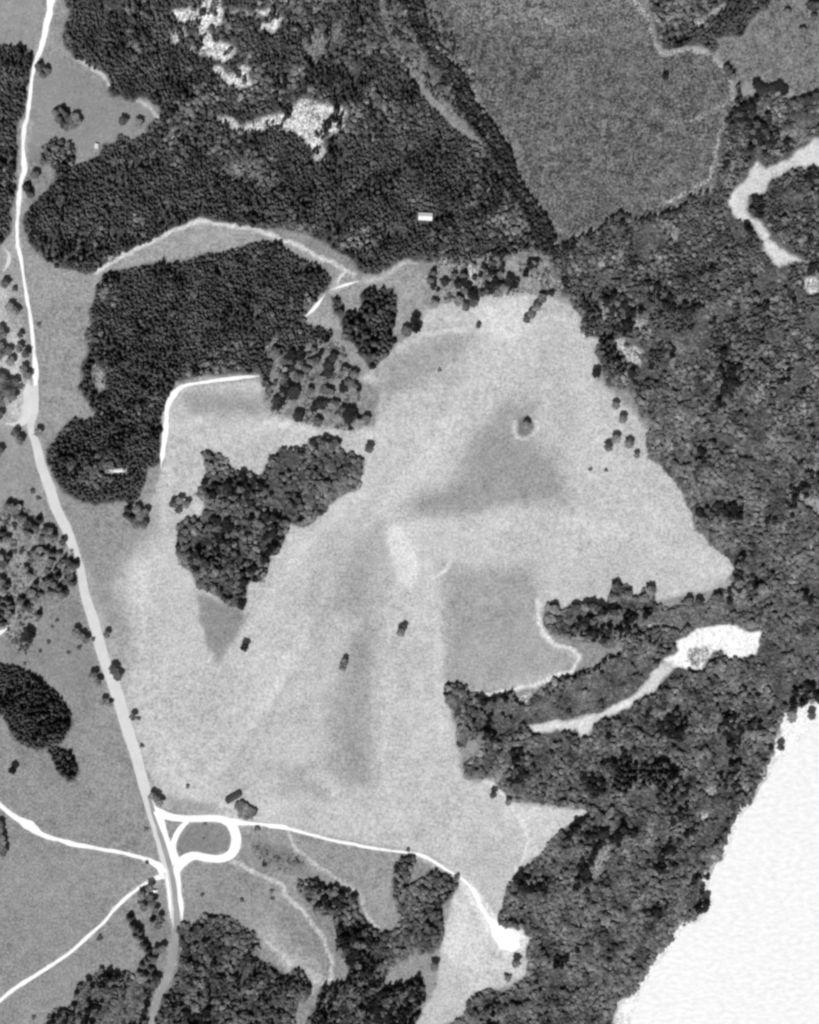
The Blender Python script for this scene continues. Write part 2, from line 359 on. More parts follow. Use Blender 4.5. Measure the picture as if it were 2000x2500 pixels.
# ------------------------------------------------------------------ the ground: tone map on a dense sheet
STEP = 1.6
inner_x = np.arange(-448, 448 + .1, STEP); inner_y = np.arange(-548, 548 + .1, STEP)
outer = np.array([30, 80, 170, 340, 700, 1500, 3000, 6000.])
gx = np.concatenate([inner_x[0] - outer[::-1], inner_x, inner_x[-1] + outer])
gy = np.concatenate([inner_y[0] - outer[::-1], inner_y, inner_y[-1] + outer])
X, Y = np.meshgrid(gx, gy)
Hh = height(X, Y)
PX = X / S + 1000; PY = 1250 - Y / S
def warp(x, y, amp=1.0):
    return (x + ((fnoise(x, y, 13, 5) - 0.5) * 7 + (fnoise(x, y, 5, 6, 2) - 0.5) * 3) * amp, y + ((fnoise(x, y, 13, 9) - 0.5) * 7 + (fnoise(x, y, 5, 8, 2) - 0.5) * 3) * amp)
wx, wy = warp(X, Y, 0.8)
bx1 = X + (fnoise(X, Y, 60, 55) - 0.5) * 26; by1 = Y + (fnoise(X, Y, 60, 59) - 0.5) * 26   # broad wandering of damp patches
tone = np.full(X.shape, alb(146)); mott = np.full(X.shape, 0.30)
cls = np.zeros(X.shape, int)
def paint(px_poly, v, soft, mo=None, c=None, k=1.0):
    P = M(px_poly); s = soft * S * (2.1 if soft >= 10 else 1.3)
    pad = 3 * s + 20
    bx = (X > P[:, 0].min() - pad) & (X < P[:, 0].max() + pad) & (Y > P[:, 1].min() - pad) & (Y < P[:, 1].max() + pad)
    if not bx.any(): return
    d = sdf(P, bx1[bx], by1[bx]) if soft >= 10 else sdf(P, wx[bx], wy[bx])
    w = sstep(-s, s, d) * k
    if v is not None: tone[bx] = tone[bx] * (1 - w) + alb(v) * w
    if mo is not None: mott[bx] = mott[bx] * (1 - w) + mo * w
    if c is not None:
        cc = cls[bx]; cc[d > 0] = c; cls[bx] = cc
def paint_line(px_pts, width, v, soft, k=1.0):
    P = M(px_pts); s = soft * S; wd = width * S / 2; pad = wd + 2 * s + 8
    bx = (X > P[:, 0].min() - pad) & (X < P[:, 0].max() + pad) & (Y > P[:, 1].min() - pad) & (Y < P[:, 1].max() + pad)
    if not bx.any(): return
    d = wd - dist_line(P, wx[bx], wy[bx])
    w = sstep(-s, s, d) * k
    tone[bx] = tone[bx] * (1 - w) + alb(v) * w

MEADOW = D([(345, 840), (380, 815), (545, 800), (600, 850), (640, 880), (790, 900), (800, 830), (760, 800), (800, 760), (880, 690), (900, 650), (1010, 620), (1110, 600),
    (1200, 640), (1260, 700), (1260, 800), (1340, 870), (1400, 980), (1480, 1110), (1548, 1200), (1500, 1240), (1300, 1280), (1150, 1280), (1150, 1345), (1225, 1380),
    (1130, 1445), (960, 1450), (950, 1500), (975, 1640), (1040, 1650), (1110, 1705), (1255, 1705), (1110, 1830), (1060, 1920), (1120, 1970), (1115, 2050), (1000, 2100),
    (925, 2200), (840, 2200), (920, 2080), (930, 1990), (960, 1880), (930, 1830), (850, 1790), (600, 1745), (500, 1728), (340, 1700), (310, 1620), (240, 1420),
    (200, 1270), (180, 1200), (250, 1180), (290, 1100), (345, 1000)])
paint(MEADOW, 193, 6, 0.24, 1)
P_ = paint
P_(D([(165, 1085), (330, 1055), (345, 1110), (300, 1170), (260, 1230), (260, 1380), (290, 1520), (250, 1420), (190, 1230)]), 150, 22)
P_(D([(408, 1245), (500, 1280), (525, 1295), (490, 1350), (460, 1398), (440, 1370), (420, 1310)]), 146, 9)
P_(D([(375, 822), (570, 812), (610, 870), (520, 875), (390, 862)]), 156, 14)
P_(D([(1055, 860), (1110, 855), (1135, 930), (1185, 1000), (1195, 1060), (1050, 1080), (870, 1095), (860, 1060), (960, 1000), (1000, 930)]), 156, 18)
P_(D([(705, 1460), (735, 1370), (768, 1300), (790, 1400), (800, 1540), (785, 1640), (730, 1660), (685, 1600)]), 163, 19)
P_(D([(700, 1210), (760, 1130), (810, 1150), (790, 1260), (720, 1310), (660, 1290)]), 163, 20)
P_(D([(930, 1205), (1130, 1200), (1150, 1280), (1145, 1335), (1220, 1380), (1130, 1440), (960, 1455), (925, 1420), (920, 1300)]), 163, 14)
P_(D([(812, 1112), (850, 1112), (885, 1190), (870, 1250), (840, 1230), (820, 1170)]), 220, 9)
P_(D([(560, 1700), (580, 1640), (620, 1598), (632, 1640), (590, 1690)]), 210, 8)
L_ = paint_line
L_(D([(610 + 17 * math.cos(a_ * 0.6), 1630 + 17 * math.sin(a_ * 0.6)) for a_ in range(12)]), 6, 220, 4, 0.8)
P_(D([(375, 1590), (425, 1640), (415, 1690), (390, 1650)]), 206, 8)
P_(D([(340, 1640), (500, 1560), (700, 1700), (560, 1730)]), 192, 30)
P_(D([(330, 1670), (430, 1690), (470, 1715), (360, 1705)]), 160, 9)
P_(D([(760, 1112), (845, 1005), (862, 1015), (790, 1112)]), 202, 8)
P_(D([(1010, 640), (1110, 605), (1125, 680), (1060, 730), (1010, 690)]), 208, 14)
P_(D([(790, 770), (890, 705), (1010, 705), (960, 800), (810, 850)]), 162, 20)
P_(D([(1380, 1080), (1470, 1110), (1548, 1200), (1500, 1235), (1400, 1200)]), 198, 24)
P_(D([(420, 880), (560, 880), (640, 905), (740, 905), (560, 960), (420, 930)]), 192, 16)
P_(D([(960, 1890), (1050, 1965), (1110, 1975), (1095, 2050), (1000, 2085), (930, 2000)]), 206, 8)
P_(D([(975, 1870), (1000, 1870), (1030, 1915), (1065, 1955), (1112, 1955), (1115, 2005), (1070, 2010), (1045, 1985)]), 242, 7)
P_(D([(1040, 1640), (1075, 1690), (1255, 1705), (1185, 1752), (1115, 1810), (1105, 1740), (1080, 1700)]), 200, 8)
P_(D([(550, 1620), (660, 1600), (680, 1680), (600, 1700)]), 176, 16)
for pts, w_, v_, k_ in [
        ([(600, 1420), (700, 1230), (790, 1110), (860, 1010), (960, 880)], 34, 206, 0.55), ([(520, 1330), (640, 1150), (760, 1040)], 30, 206, 0.6), ([(430, 1650), (560, 1480), (650, 1330)], 22, 204, 0.5),
        ([(500, 1600), (620, 1420)], 16, 174, 0.5), ([(660, 1340), (740, 1190), (800, 1110)], 26, 168, 0.6), ([(300, 1190), (290, 1350), (330, 1560), (390, 1660)], 44, 205, 0.5),
        ([(860, 1110), (1100, 1075), (1350, 1130), (1540, 1200)], 26, 206, 0.5), ([(1210, 760), (1250, 900), (1330, 1030), (1450, 1150)], 40, 204, 0.45), ([(880, 840), (960, 760), (1040, 700)], 30, 202, 0.5),
        ([(700, 1664), (800, 1674), (900, 1670)], 16, 204, 0.35), ([(650, 1680), (560, 1712)], 20, 210, 0.5), ([(900, 1180), (915, 1300), (925, 1420), (940, 1560)], 20, 206, 0.55),
        ([(820, 1290), (812, 1420), (808, 1560)], 12, 204, 0.35), ([(560, 1540), (700, 1460)], 20, 180, 0.4),
        ([(745, 1330), (755, 1420), (750, 1560), (745, 1640)], 14, 164, 0.6), ([(960, 1000), (1010, 930), (1060, 870)], 10, 166, 0.6), ([(1000, 1390), (1130, 1290)], 10, 176, 0.6),
        ([(960, 1350), (1080, 1280)], 8, 150, 0.5), ([(1080, 1700), (1040, 1760), (1030, 1850)], 24, 204, 0.5), ([(980, 1700), (960, 1790)], 20, 206, 0.4), ([(560, 890), (640, 900), (740, 908), (800, 915)], 12, 210, 0.6),
        ([(360, 900), (420, 890)], 16, 210, 0.6), ([(352, 1000), (356, 1080)], 14, 205, 0.5)]:
    paint_line(D(pts), w_, v_ + (5 if v_ > 195 else -4), max(7, w_ * 0.8), k_)
# pasture west and south of the road
P_(D([(80, 500), (60, 560), (90, 880), (110, 890), (190, 870), (180, 760), (200, 640), (215, 580), (130, 560)]), 154, 5)
P_(D([(-80, -80), (95, -80), (80, 95), (-80, 95)]), 150, 5, 0.14)
P_(D([(110, 110), (225, 185), (340, 240), (260, 300), (120, 340), (60, 330), (75, 160)]), 142, 6, 0.16)
P_(D([(205, 578), (300, 520), (420, 465), (560, 490), (680, 545), (755, 582), (720, 605), (690, 565), (590, 507), (480, 528), (300, 556)]), 160, 4)
P_(D([(700, 600), (850, 555), (905, 580), (890, 660), (850, 700), (720, 690), (640, 680), (690, 625)]), 158, 6)
P_(D([(370, 1760), (410, 1735), (480, 1740), (490, 1790), (470, 1800), (380, 1795)]), 134, 6, 0.2)
P_(D([(530, 1745), (600, 1760), (850, 1800), (830, 1850), (810, 1960), (770, 1920), (640, 1830), (540, 1790)]), 152, 6)
P_(D([(515, 1760), (615, 1785), (660, 1850), (560, 1830)]), 128, 8, 0.35)
P_(D([(0, 1290), (150, 1290), (230, 1450), (200, 1520), (160, 1480), (60, 1400), (-60, 1390)]), 138, 10, 0.22)
P_(D([(-60, 480), (35, 480), (70, 860), (60, 900), (-60, 900)]), 165, 8, 0.3)
P_(D([(-60, 620), (8, 600), (75, 850), (50, 900), (-60, 760)]), 188, 8, 0.3)
P_(D([(-60, 900), (70, 900), (110, 1050), (60, 1060), (-60, 1050)]), 150, 10, 0.2)
P_(D([(560, 1950), (600, 2010), (690, 2060), (640, 2110), (590, 2020), (545, 1970)]), 182, 6)
P_(D([(545, 1960), (570, 1940), (640, 1990), (690, 2040), (610, 2030)]), 168, 10)
P_(D([(300, 1910), (370, 1930), (380, 2000), (330, 2156), (280, 2200), (240, 2060), (300, 2020)]), 138, 10, 0.35)
# moor
MOOR = D([(885, -80), (935, 70), (975, 150), (1015, 220), (1065, 310), (1100, 390), (1145, 450), (1175, 520), (1215, 505), (1285, 465), (1335, 460), (1380, 450),
    (1440, 428), (1502, 390), (1515, 340), (1522, 280), (1548, 240), (1550, 200), (1530, 150), (1500, 118), (1450, 107), (1400, 112), (1385, 105), (1370, 50), (1320, -80)])
P_(MOOR, 103, 4, 1.0, 2)
P_(D([(920, -80), (1320, -80), (1370, 60), (1385, 105), (1300, 95), (1100, 60), (960, 40)]), 116, 18)
MOOR2 = Z(1500, 0, 3.45, [(890, 420), (900, 330), (1060, 320), (1130, 220), (1210, 120), (1320, 60), (1340, -200), (2100, -200), (2100, 800), (1560, 830), (1440, 700),
    (1150, 690), (1050, 720), (930, 540)])
P_(MOOR2, 122, 5, 0.6, 2)
P_(D([(800, -80), (880, -80), (1000, 170), (1040, 300), (960, 240), (850, 150), (820, 80)]), 106, 12, 0.9, 2)
# wood floors
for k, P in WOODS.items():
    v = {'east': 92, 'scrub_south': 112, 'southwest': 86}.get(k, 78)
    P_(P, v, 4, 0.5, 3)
for k, P in SCRUB.items():
    P_(P, {'junction': 150, 'grove': 140, 'west_of_copse': 134}[k], 9, 0.5, 3)
P_(Z(1050, 1380, 2.0294, [(650, 250), (900, 240), (1200, 230), (1500, 180), (1600, 260), (1560, 330), (1400, 290), (1200, 310), (900, 290), (650, 290)]), 118, 8, 0.4)
for P, v, s in CLEAR: P_(P, v, s, 0.22 if v > 208 else 0.9, 4 if v > 208 else None)
# shore
dsea = -sdf(SEA_M, wx, wy)
bch = sstep(13, 3, dsea) * (0.4 + 0.6 * sstep(0.45, 0.6, fnoise(X, Y, 40, 21)))
bch = np.maximum(bch, sstep(14, 2, dsea) * (PX > 1880) * (PY < 1900))
bch = np.maximum(bch, sstep(22, 8, dsea) * (PY > 2440) * (PY < 2600))
tone[:] = tone * (1 - bch) + alb(236) * bch
P_(Z(1700, 1650, 5.75, [(1180, 520), (1300, 420), (1400, 375), (1650, 390), (1800, 350), (1900, 700), (1600, 700), (1300, 1100), (1060, 1150), (1130, 900), (1250, 800), (1180, 700)]), 238, 4, 0.2)
# worn lines in the grass
L_ = paint_line
L_(D([(160, 120), (185, 135), (215, 160), (228, 180)]), 9, 205, 3)
L_(D([(290, 210), (315, 225), (338, 248)]), 8, 190, 3)
L_(D([(205, 572), (300, 518), (420, 464), (480, 474), (560, 490), (620, 515), (680, 545), (745, 576)]), 9, 214, 3)
L_(D([(1330, -20), (1352, 25), (1370, 55), (1380, 90), (1388, 108), (1400, 113), (1450, 106), (1500, 117), (1530, 150)]), 12, 160, 4)
L_(D([(1530, 150), (1547, 200), (1546, 230), (1515, 275), (1507, 340), (1492, 380), (1440, 412), (1400, 425)]), 9, 152, 4)
L_(D([(1540, 210), (1500, 235), (1450, 255), (1400, 262)]), 8, 128, 5)
L_(D([(960, 100), (985, 150), (1000, 190), (1005, 215)]), 12, 140, 6)
L_(D([(1070, 250), (1085, 300), (1100, 360)]), 10, 124, 8, 0.6)
L_(D([(1150, 40), (1180, 58), (1215, 68)]), 9, 138, 6)
L_(D([(1165, 470), (1195, 500), (1235, 492)]), 10, 140, 7, 0.8)
L_(D([(900, 703), (950, 697), (1002, 692)]), 7, 205, 3)
L_(D([(1110, 688), (1130, 675), (1160, 668), (1190, 676), (1205, 692)]), 7, 214, 3)
L_(D([(1180, 725), (1215, 715), (1250, 700)]), 6, 202, 3)
L_(D([(1133, 1262), (1137, 1310), (1143, 1335), (1165, 1357), (1205, 1367), (1222, 1385), (1205, 1408), (1150, 1430), (1090, 1452), (1040, 1462), (1000, 1462)]), 9, 224, 4)
L_(D([(920, 1218), (935, 1205), (940, 1195), (952, 1182)]), 8, 215, 3)
L_(D([(1020, 1645), (1050, 1660), (1080, 1700), (1105, 1740), (1115, 1770), (1105, 1800), (1085, 1830)]), 8, 220, 4)
L_(T(650, 1840, [(1150, 735), (1215, 785), (1262, 850), (1295, 930), (1345, 1000), (1410, 1075), (1500, 1130), (1560, 1120)]), 20, 226, 12)
L_(D([(345, 990), (343, 1050), (345, 1110)]), 12, 196, 6)
L_(D([(345, 1100), (390, 1220), (410, 1270), (440, 1390)]), 6, 196, 5)
L_(D([(415, 1395), (440, 1392), (446, 1378)]), 6, 212, 3)
L_(T(650, 1840, [(140, 470), (180, 570), (250, 640), (380, 720), (470, 780), (560, 850), (600, 960), (660, 1040)]), 7, 192, 3)
L_(T(0, 1840, [(1400, 650), (1500, 685), (1600, 740), (1700, 810)]) + T(650, 1840, [(130, 850), (230, 970), (320, 1080), (370, 1180), (400, 1260), (390, 1340), (350, 1390)]), 10, 196, 3)
L_(T(650, 1840, [(0, 1130), (80, 1200), (150, 1280)]), 9, 200, 4)
L_(T(650, 1840, [(480, 1240), (470, 1200), (440, 1180)]), 9, 170, 4)
L_(D([(1000, 1200), (1010, 1040), (1035, 1070)]), 5, 160, 5, 0.0)
L_(D([(1013, 1005), (1028, 1040), (1038, 1062)]), 5, 132, 3, 0.8)
L_(D([(925, 1450), (915, 1300), (905, 1150)]), 5, 200, 8, 0.5)
L_(D([(760, 1400), (800, 1300), (790, 1650)]), 4, 186, 6, 0.0)
L_(D([(60, 260), (45, 350), (50, 440)]), 20, 165, 8, 0.7)
L_(T(650, 600, [(560, 212), (660, 205), (740, 170), (800, 120), (850, 95), (900, 108)]), 8, 186, 4)
# ring hollow in the meadow
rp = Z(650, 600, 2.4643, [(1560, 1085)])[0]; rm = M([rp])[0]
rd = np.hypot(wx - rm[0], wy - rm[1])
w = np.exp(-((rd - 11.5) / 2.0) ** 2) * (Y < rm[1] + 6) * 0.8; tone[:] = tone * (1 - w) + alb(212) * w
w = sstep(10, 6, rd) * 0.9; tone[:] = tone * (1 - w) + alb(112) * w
mott[:] = np.where(mott > 0.3, mott, mott + 0.04)

# the sea
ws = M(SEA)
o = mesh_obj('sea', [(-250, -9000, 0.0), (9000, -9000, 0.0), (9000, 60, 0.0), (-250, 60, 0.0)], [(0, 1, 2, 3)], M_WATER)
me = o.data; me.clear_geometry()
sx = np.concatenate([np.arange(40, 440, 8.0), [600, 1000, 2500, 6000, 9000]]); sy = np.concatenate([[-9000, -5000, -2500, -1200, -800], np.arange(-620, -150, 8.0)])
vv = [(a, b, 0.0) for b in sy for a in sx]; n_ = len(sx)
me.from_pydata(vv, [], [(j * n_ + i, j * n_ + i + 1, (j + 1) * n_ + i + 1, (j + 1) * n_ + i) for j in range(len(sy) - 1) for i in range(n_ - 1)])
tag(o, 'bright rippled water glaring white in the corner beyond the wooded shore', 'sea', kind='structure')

# ------------------------------------------------------------------ roads and tracks (draped ribbons)
def resample(P, step):
    P = np.asarray(P); out = [P[0]]
    # Catmull-Rom smoothing
    Q = np.vstack([2 * P[0] - P[1], P, 2 * P[-1] - P[-2]])
    for i in range(1, len(Q) - 2):
        p0, p1, p2, p3 = Q[i - 1:i + 3]
        n = max(2, int(np.linalg.norm((p2 - p1)[:2]) / step))
        for k in range(1, n + 1):
            t = k / n
            out.append(0.5 * (2 * p1 + (p2 - p0) * t + (2 * p0 - 5 * p1 + 4 * p2 - p3) * t * t + (3 * p1 - p0 - 3 * p2 + p3) * t ** 3))
    return np.array(out)
def ribbon(name, pts, mat, label, cat, lift=0.10, rough=0.28):
    """pts: (px, py, width px)"""
    for a, b in zip(pts[:-1], pts[1:]):      # trodden margins
        paint_line([a[:2], b[:2]], (a[2] + b[2]) / 2 * 1.05 + 1, 190, 5, 0.4)
    P = M([(a, b) for a, b, w in pts]); W = np.array([w * S for a, b, w in pts])
    R = resample(np.column_stack([P, W]), 2.0)
    if cat == 'path':        # worn ends fade into the grass
        L = np.concatenate([[0], np.cumsum(np.linalg.norm(np.diff(R[:, :2], axis=0), axis=1))])
        R[:, 2] *= np.clip(np.minimum(L, L[-1] - L) / 12, 0.22, 1)
    d = np.gradient(R[:, :2], axis=0); d /= np.linalg.norm(d, axis=1)[:, None] + 1e-9
    nrm = np.column_stack([-d[:, 1], d[:, 0]])
    s = np.arange(len(R)); CR = 6
    V = []; Fc = []
    jl = 1 + (fnoise(R[:, 0], R[:, 1], 9, 31) - 0.5) * rough * 4; jr = 1 + (fnoise(R[:, 0], R[:, 1], 9, 47) - 0.5) * rough * 4
    for k in range(CR + 1):
        t = k / CR * 2 - 1
        off = t * R[:, 2] / 2 * np.where(t < 0, jl, jr)
        x = R[:, 0] + nrm[:, 0] * off; y = R[:, 1] + nrm[:, 1] * off
        z = height(x, y) + lift + 0.05 * (1 - t * t)
        V.append(np.column_stack([x, y, z]))
    V = np.stack(V, 1).reshape(-1, 3)
    for i in range(len(R) - 1):
        for k in range(CR):
            a = i * (CR + 1) + k
            Fc.append((a, a + 1, a + CR + 2, a + CR + 1))
    o = mesh_obj(name, V, Fc, mat, smooth=True)
    return tag(o, label, cat, kind='structure')
def TW(ox, oy, pts): return [(ox + a / 2.4643, oy + b / 2.4643, w / 2.4643) for a, b, w in pts]

ribbon('main_road', TW(0, 0, [(310, -80, 57), (305, 20, 52), (285, 120, 36), (255, 250, 34), (232, 320, 28), (205, 400, 18), (185, 540, 19), (165, 700, 21), (150, 760, 28),
    (138, 880, 18), (148, 1000, 32), (130, 1100, 22), (118, 1200, 32), (108, 1320, 19), (108, 1480, 21)]) + TW(0, 600, [(115, 20, 21), (140, 160, 19), (165, 320, 21),
    (190, 460, 19), (202, 600, 21), (214, 720, 30), (216, 840, 32)]), M_GRAVEL,
    'narrow white upper stretch of the main road beside the dark woods', 'road', lift=0.09, rough=0.3)
ribbon('main_road', TW(0, 600, [(216, 830, 30), (216, 870, 38), (212, 990, 44), (190, 1100, 40), (222, 1200, 50), (255, 1330, 56), (300, 1450, 62), (340, 1577, 62)])
    + TW(0, 1200, [(400, 220, 60), (448, 350, 54), (488, 470, 46), (512, 610, 56), (572, 800, 64), (625, 1000, 66), (695, 1180, 72), (752, 1380, 72), (815, 1577, 66)])
    + TW(0, 1840, [(870, 200, 62), (905, 320, 62), (945, 450, 62), (988, 600, 62), (1025, 740, 66), (1045, 880, 74), (1062, 1000, 60), (1056, 1080, 20)]), M_ROAD,
    'broad lower stretch of the main road in pale worn gravel beside the meadow', 'road', lift=0.08, rough=0.06)
ribbon('tarmac_road', TW(0, 1840, [(895, 250, 16), (925, 360, 24), (962, 480, 28), (1005, 620, 28), (1038, 740, 30), (1055, 880, 34), (1066, 1000, 38), (1052, 1120, 44),
    (1028, 1260, 44), (985, 1390, 34), (935, 1520, 30), (900, 1640, 30), (860, 1800, 30)]), M_TARMAC, 'grey tarmac strip between pale verges south of the turning loop', 'road', lift=0.20, rough=0.14)
ribbon('verge_path', TW(0, 1840, [(1062, 640, 30), (1072, 740, 26), (1080, 830, 28), (1092, 920, 32), (1098, 1005, 24)]), M_GRAVEL,
    'white gravel verge along the tarmac east of the junction', 'path', lift=0.17)
ribbon('verge_path', TW(0, 1840, [(1000, 700, 26), (1012, 800, 18), (1022, 900, 18), (1030, 990, 20)]), M_GRAVEL,
    'white gravel verge along the tarmac on its west side', 'path', lift=0.17)
ribbon('loop_road', TW(0, 1840, [(918, 320, 24), (960, 352, 44), (1020, 378, 44), (1100, 390, 40), (1200, 390, 40), (1290, 388, 40), (1350, 400, 46), (1395, 430, 56), (1420, 490, 60),
    (1418, 550, 60), (1390, 605, 54), (1330, 632, 46), (1250, 628, 46), (1170, 615, 50), (1110, 640, 62), (1070, 690, 50), (1055, 760, 20)]), M_GRAVEL,
    'white gravel turning loop beside the main road', 'road', lift=0.14, rough=0.04)
ribbon('loop_road', TW(0, 1840, [(1130, 405, 24), (1095, 440, 30), (1062, 490, 32), (1042, 550, 36), (1045, 610, 50), (1068, 660, 60)]), M_GRAVEL,
    'white gravel inner curve closing the turning loop on its west side', 'road', lift=0.26, rough=0.04)
ribbon('link_road', TW(0, 1840, [(935, 345, 40), (965, 400, 50), (990, 470, 34), (1015, 540, 30), (1040, 600, 40), (1055, 650, 46)]), M_GRAVEL,
    'white gravel wedge between the main road and the turning loop', 'road', lift=0.22, rough=0.06)
ribbon('meadow_road', TW(0, 1840, [(1380, 408, 40), (1460, 415, 28), (1580, 425, 24), (1700, 440, 24)]) + TW(650, 1840, [(140, 452, 22), (300, 492, 18), (440, 527, 19), (600, 557, 17), (740, 580, 16),
    (840, 592, 13), (940, 612, 22), (1010, 648, 20), (1080, 692, 15), (1150, 732, 15), (1215, 785, 22), (1262, 850, 28), (1295, 930, 30), (1345, 1000, 36), (1410, 1075, 90),
    (1470, 1130, 130), (1500, 1180, 60)]), M_GRAVEL, 'white dirt road from the turning loop east along the meadow edge', 'road', lift=0.13)
ribbon('west_road', TW(0, 1840, [(-120, 200, 25), (0, 305, 25), (60, 355, 28), (120, 395, 41), (175, 430, 54), (220, 462, 44), (300, 500, 26), (380, 522, 23), (450, 543, 34), (540, 560, 20),
    (660, 582, 20), (780, 605, 21), (880, 635, 28), (950, 672, 38), (985, 720, 49)]), M_GRAVEL, 'white track curving west from the junction across the pasture', 'road', lift=0.13)
ribbon('pasture_road', TW(0, 1840, [(990, 735, 39), (930, 752, 27), (870, 785, 20), (780, 850, 19), (690, 935, 19), (620, 1020, 19), (540, 1090, 20), (440, 1180, 20), (330, 1258, 20), (200, 1342, 22),
    (90, 1412, 22), (0, 1482, 22), (-150, 1570, 22)]), M_GRAVEL, 'thin white track running down to the southwest corner from the junction', 'road', lift=0.13)
ribbon('plantation_path', TW(0, 600, [(968, 1340, 16), (980, 1240, 27), (995, 1150, 32), (1002, 1040, 27), (1010, 960, 27), (1045, 895, 35), (1095, 850, 27), (1200, 825, 21), (1320, 808, 21),
    (1440, 796, 21), (1560, 784, 22)]), M_GRAVEL, 'white track hugging the inner corner of the dark plantation', 'path', lift=0.13)
ribbon('clearing_path', TW(650, 600, [(385, 268, 21), (430, 252, 22), (490, 232, 21), (560, 212, 15)]), M_GRAVEL,
    'short white path above the black fir clump', 'path', lift=0.13)
ribbon('clearing_path', TW(650, 600, [(225, 440, 20), (280, 385, 21), (330, 325, 20), (352, 295, 14)]), M_GRAVEL,
    'short straight white path on the corner of the plantation', 'path', lift=0.13)
ribbon('spur_path', TW(650, 600, [(425, 245, 20), (440, 200, 30), (470, 165, 22), (500, 140, 16)]), M_DIRT, 'pale worn spur joining the grass lane to the white path', 'path', lift=0.10)
ribbon('verge_path', TW(0, 600, [(30, 20, 30), (60, 60, 26), (40, 130, 22), (20, 160, 18)]), M_DIRT, 'pale worn patch forking off the main road near the west edge', 'path', lift=0.1)
ribbon('wide_verge', TW(0, 600, [(170, 800, 30), (175, 880, 70), (180, 960, 90), (160, 1040, 60), (110, 1075, 40), (40, 1070, 30)]), M_DIRT, 'pale gravel lay-by on the west side of the main road', 'path', lift=0.06)
ribbon('west_path', TW(0, 1200, [(-60, 870, 34), (10, 845, 34), (55, 815, 26)]), M_GRAVEL, 'short white track entering beside the grove at the west edge', 'path', lift=0.12)

# the ground sheets, split where the land use changes
GROUND_OBJS = [('pasture_ground', 'mid grey pasture ground spreading around the road and woods', 'ground'),
               ('meadow_field', 'large pale mown meadow in the middle with darker damp tongues', 'meadow'),
               ('moor_field', 'dark mottled moor enclosed by a pale rim beyond the tree filled gully', 'moor'),
               ('forest_ground', 'dark fern covered ground under the woods and thickets', 'forest floor'),
               ('bare_ground', 'bright bare earth in the woodland clearings and diggings', 'bare ground')]
ny, nx = X.shape
vid = np.arange(nx * ny).reshape(ny, nx)
F = np.stack([vid[:-1, :-1], vid[:-1, 1:], vid[1:, 1:], vid[1:, :-1]], -1).reshape(-1, 4)
fc = cls[:-1, :-1].reshape(-1)
xv, yv, zv, tv, mv = X.ravel(), Y.ravel(), Hh.ravel(), tone.ravel(), mott.ravel()
for ci, (nm, lab, cat) in enumerate(GROUND_OBJS):
    ff = F[fc == ci]
    if not len(ff): continue
    used, inv = np.unique(ff.ravel(), return_inverse=True)
    me = bpy.data.meshes.new(nm)
    me.vertices.add(len(used)); me.loops.add(len(ff) * 4); me.polygons.add(len(ff))
    me.vertices.foreach_set('co', np.stack([xv[used], yv[used], zv[used]], -1).ravel())
    me.loops.foreach_set('vertex_index', inv.astype(np.int32))
    me.polygons.foreach_set('loop_start', np.arange(0, len(ff) * 4, 4, dtype=np.int32))
    me.polygons.foreach_set('use_smooth', np.ones(len(ff), bool))
    me.update(calc_edges=True)
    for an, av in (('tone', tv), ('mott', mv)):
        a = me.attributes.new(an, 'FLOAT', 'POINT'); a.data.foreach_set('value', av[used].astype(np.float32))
    me.materials.append(M_GROUND)
    o = bpy.data.objects.new(nm, me); COL.objects.link(o)
    tag(o, lab, cat, kind='structure')

# ------------------------------------------------------------------ tree prototypes
def ico(sub=1):
    bm = bmesh.new(); bmesh.ops.create_icosphere(bm, subdivisions=sub, radius=1.0)
    v = np.array([p.co[:] for p in bm.verts]); f = [[q.index for q in t.verts] for t in bm.faces]; bm.free()
    return v, f
ICO1 = ico(1); ICO2 = ico(2)
def leaf_quads(C, N, size, rng):
    V = []; Fq = []
    for c, n in zip(C, N):
        n = n + rng.normal(0, 0.45, 3); n /= np.linalg.norm(n) + 1e-9
        u = np.cross(n, rng.normal(0, 1, 3)); u /= np.linalg.norm(u) + 1e-9; w = np.cross(n, u)
        s = size * rng.uniform(0.6, 1.3); b = len(V)
        V += [c - u * s, c + w * s * 0.7, c + u * s, c - w * s * 0.7]; Fq.append((b, b + 1, b + 2, b + 3))
    return V, Fq
def crown_broad(rng, R=3.4, Ht=9.5, lobes=13, per=22, flat=0.42, z0=None):
    V = []; Fa = []
    zc = Ht * 0.62 if z0 is None else z0
    for i in range(lobes):
        if i == 0: c = np.array([0, 0, zc]); r = R * 0.62
        else:
            a = i * 2.39996 + rng.uniform(-.4, .4); q = math.sqrt((i + 0.3) / lobes) * R * 0.74
            c = np.array([math.cos(a) * q, math.sin(a) * q, zc + (R * flat) * (1 - (q / R) ** 2) * rng.uniform(0.2, 1.0) - 0.4 * q * rng.uniform(0, .5)])
            r = R * rng.uniform(0.32, 0.46)
        iv, iface = ICO1; b = len(V)
        jit = 1 + rng.uniform(-0.22, 0.22, len(iv))
        V += list(iv * (r * 0.9 * jit)[:, None] * np.array([1, 1, 0.7]) + c); Fa += [tuple(x + b for x in f) for f in iface]
        n = rng.normal(0, 1, (per, 3)); n[:, 2] = np.abs(n[:, 2]) * 1.0 + 0.05; n /= np.linalg.norm(n, axis=1)[:, None]
        lv, lf = leaf_quads(c + n * r * np.array([1, 1, 0.75]), n, 0.55 * R / 3.4, rng); b = len(V)
        V += lv; Fa += [tuple(x + b for x in f) for f in lf]
    return V, Fa
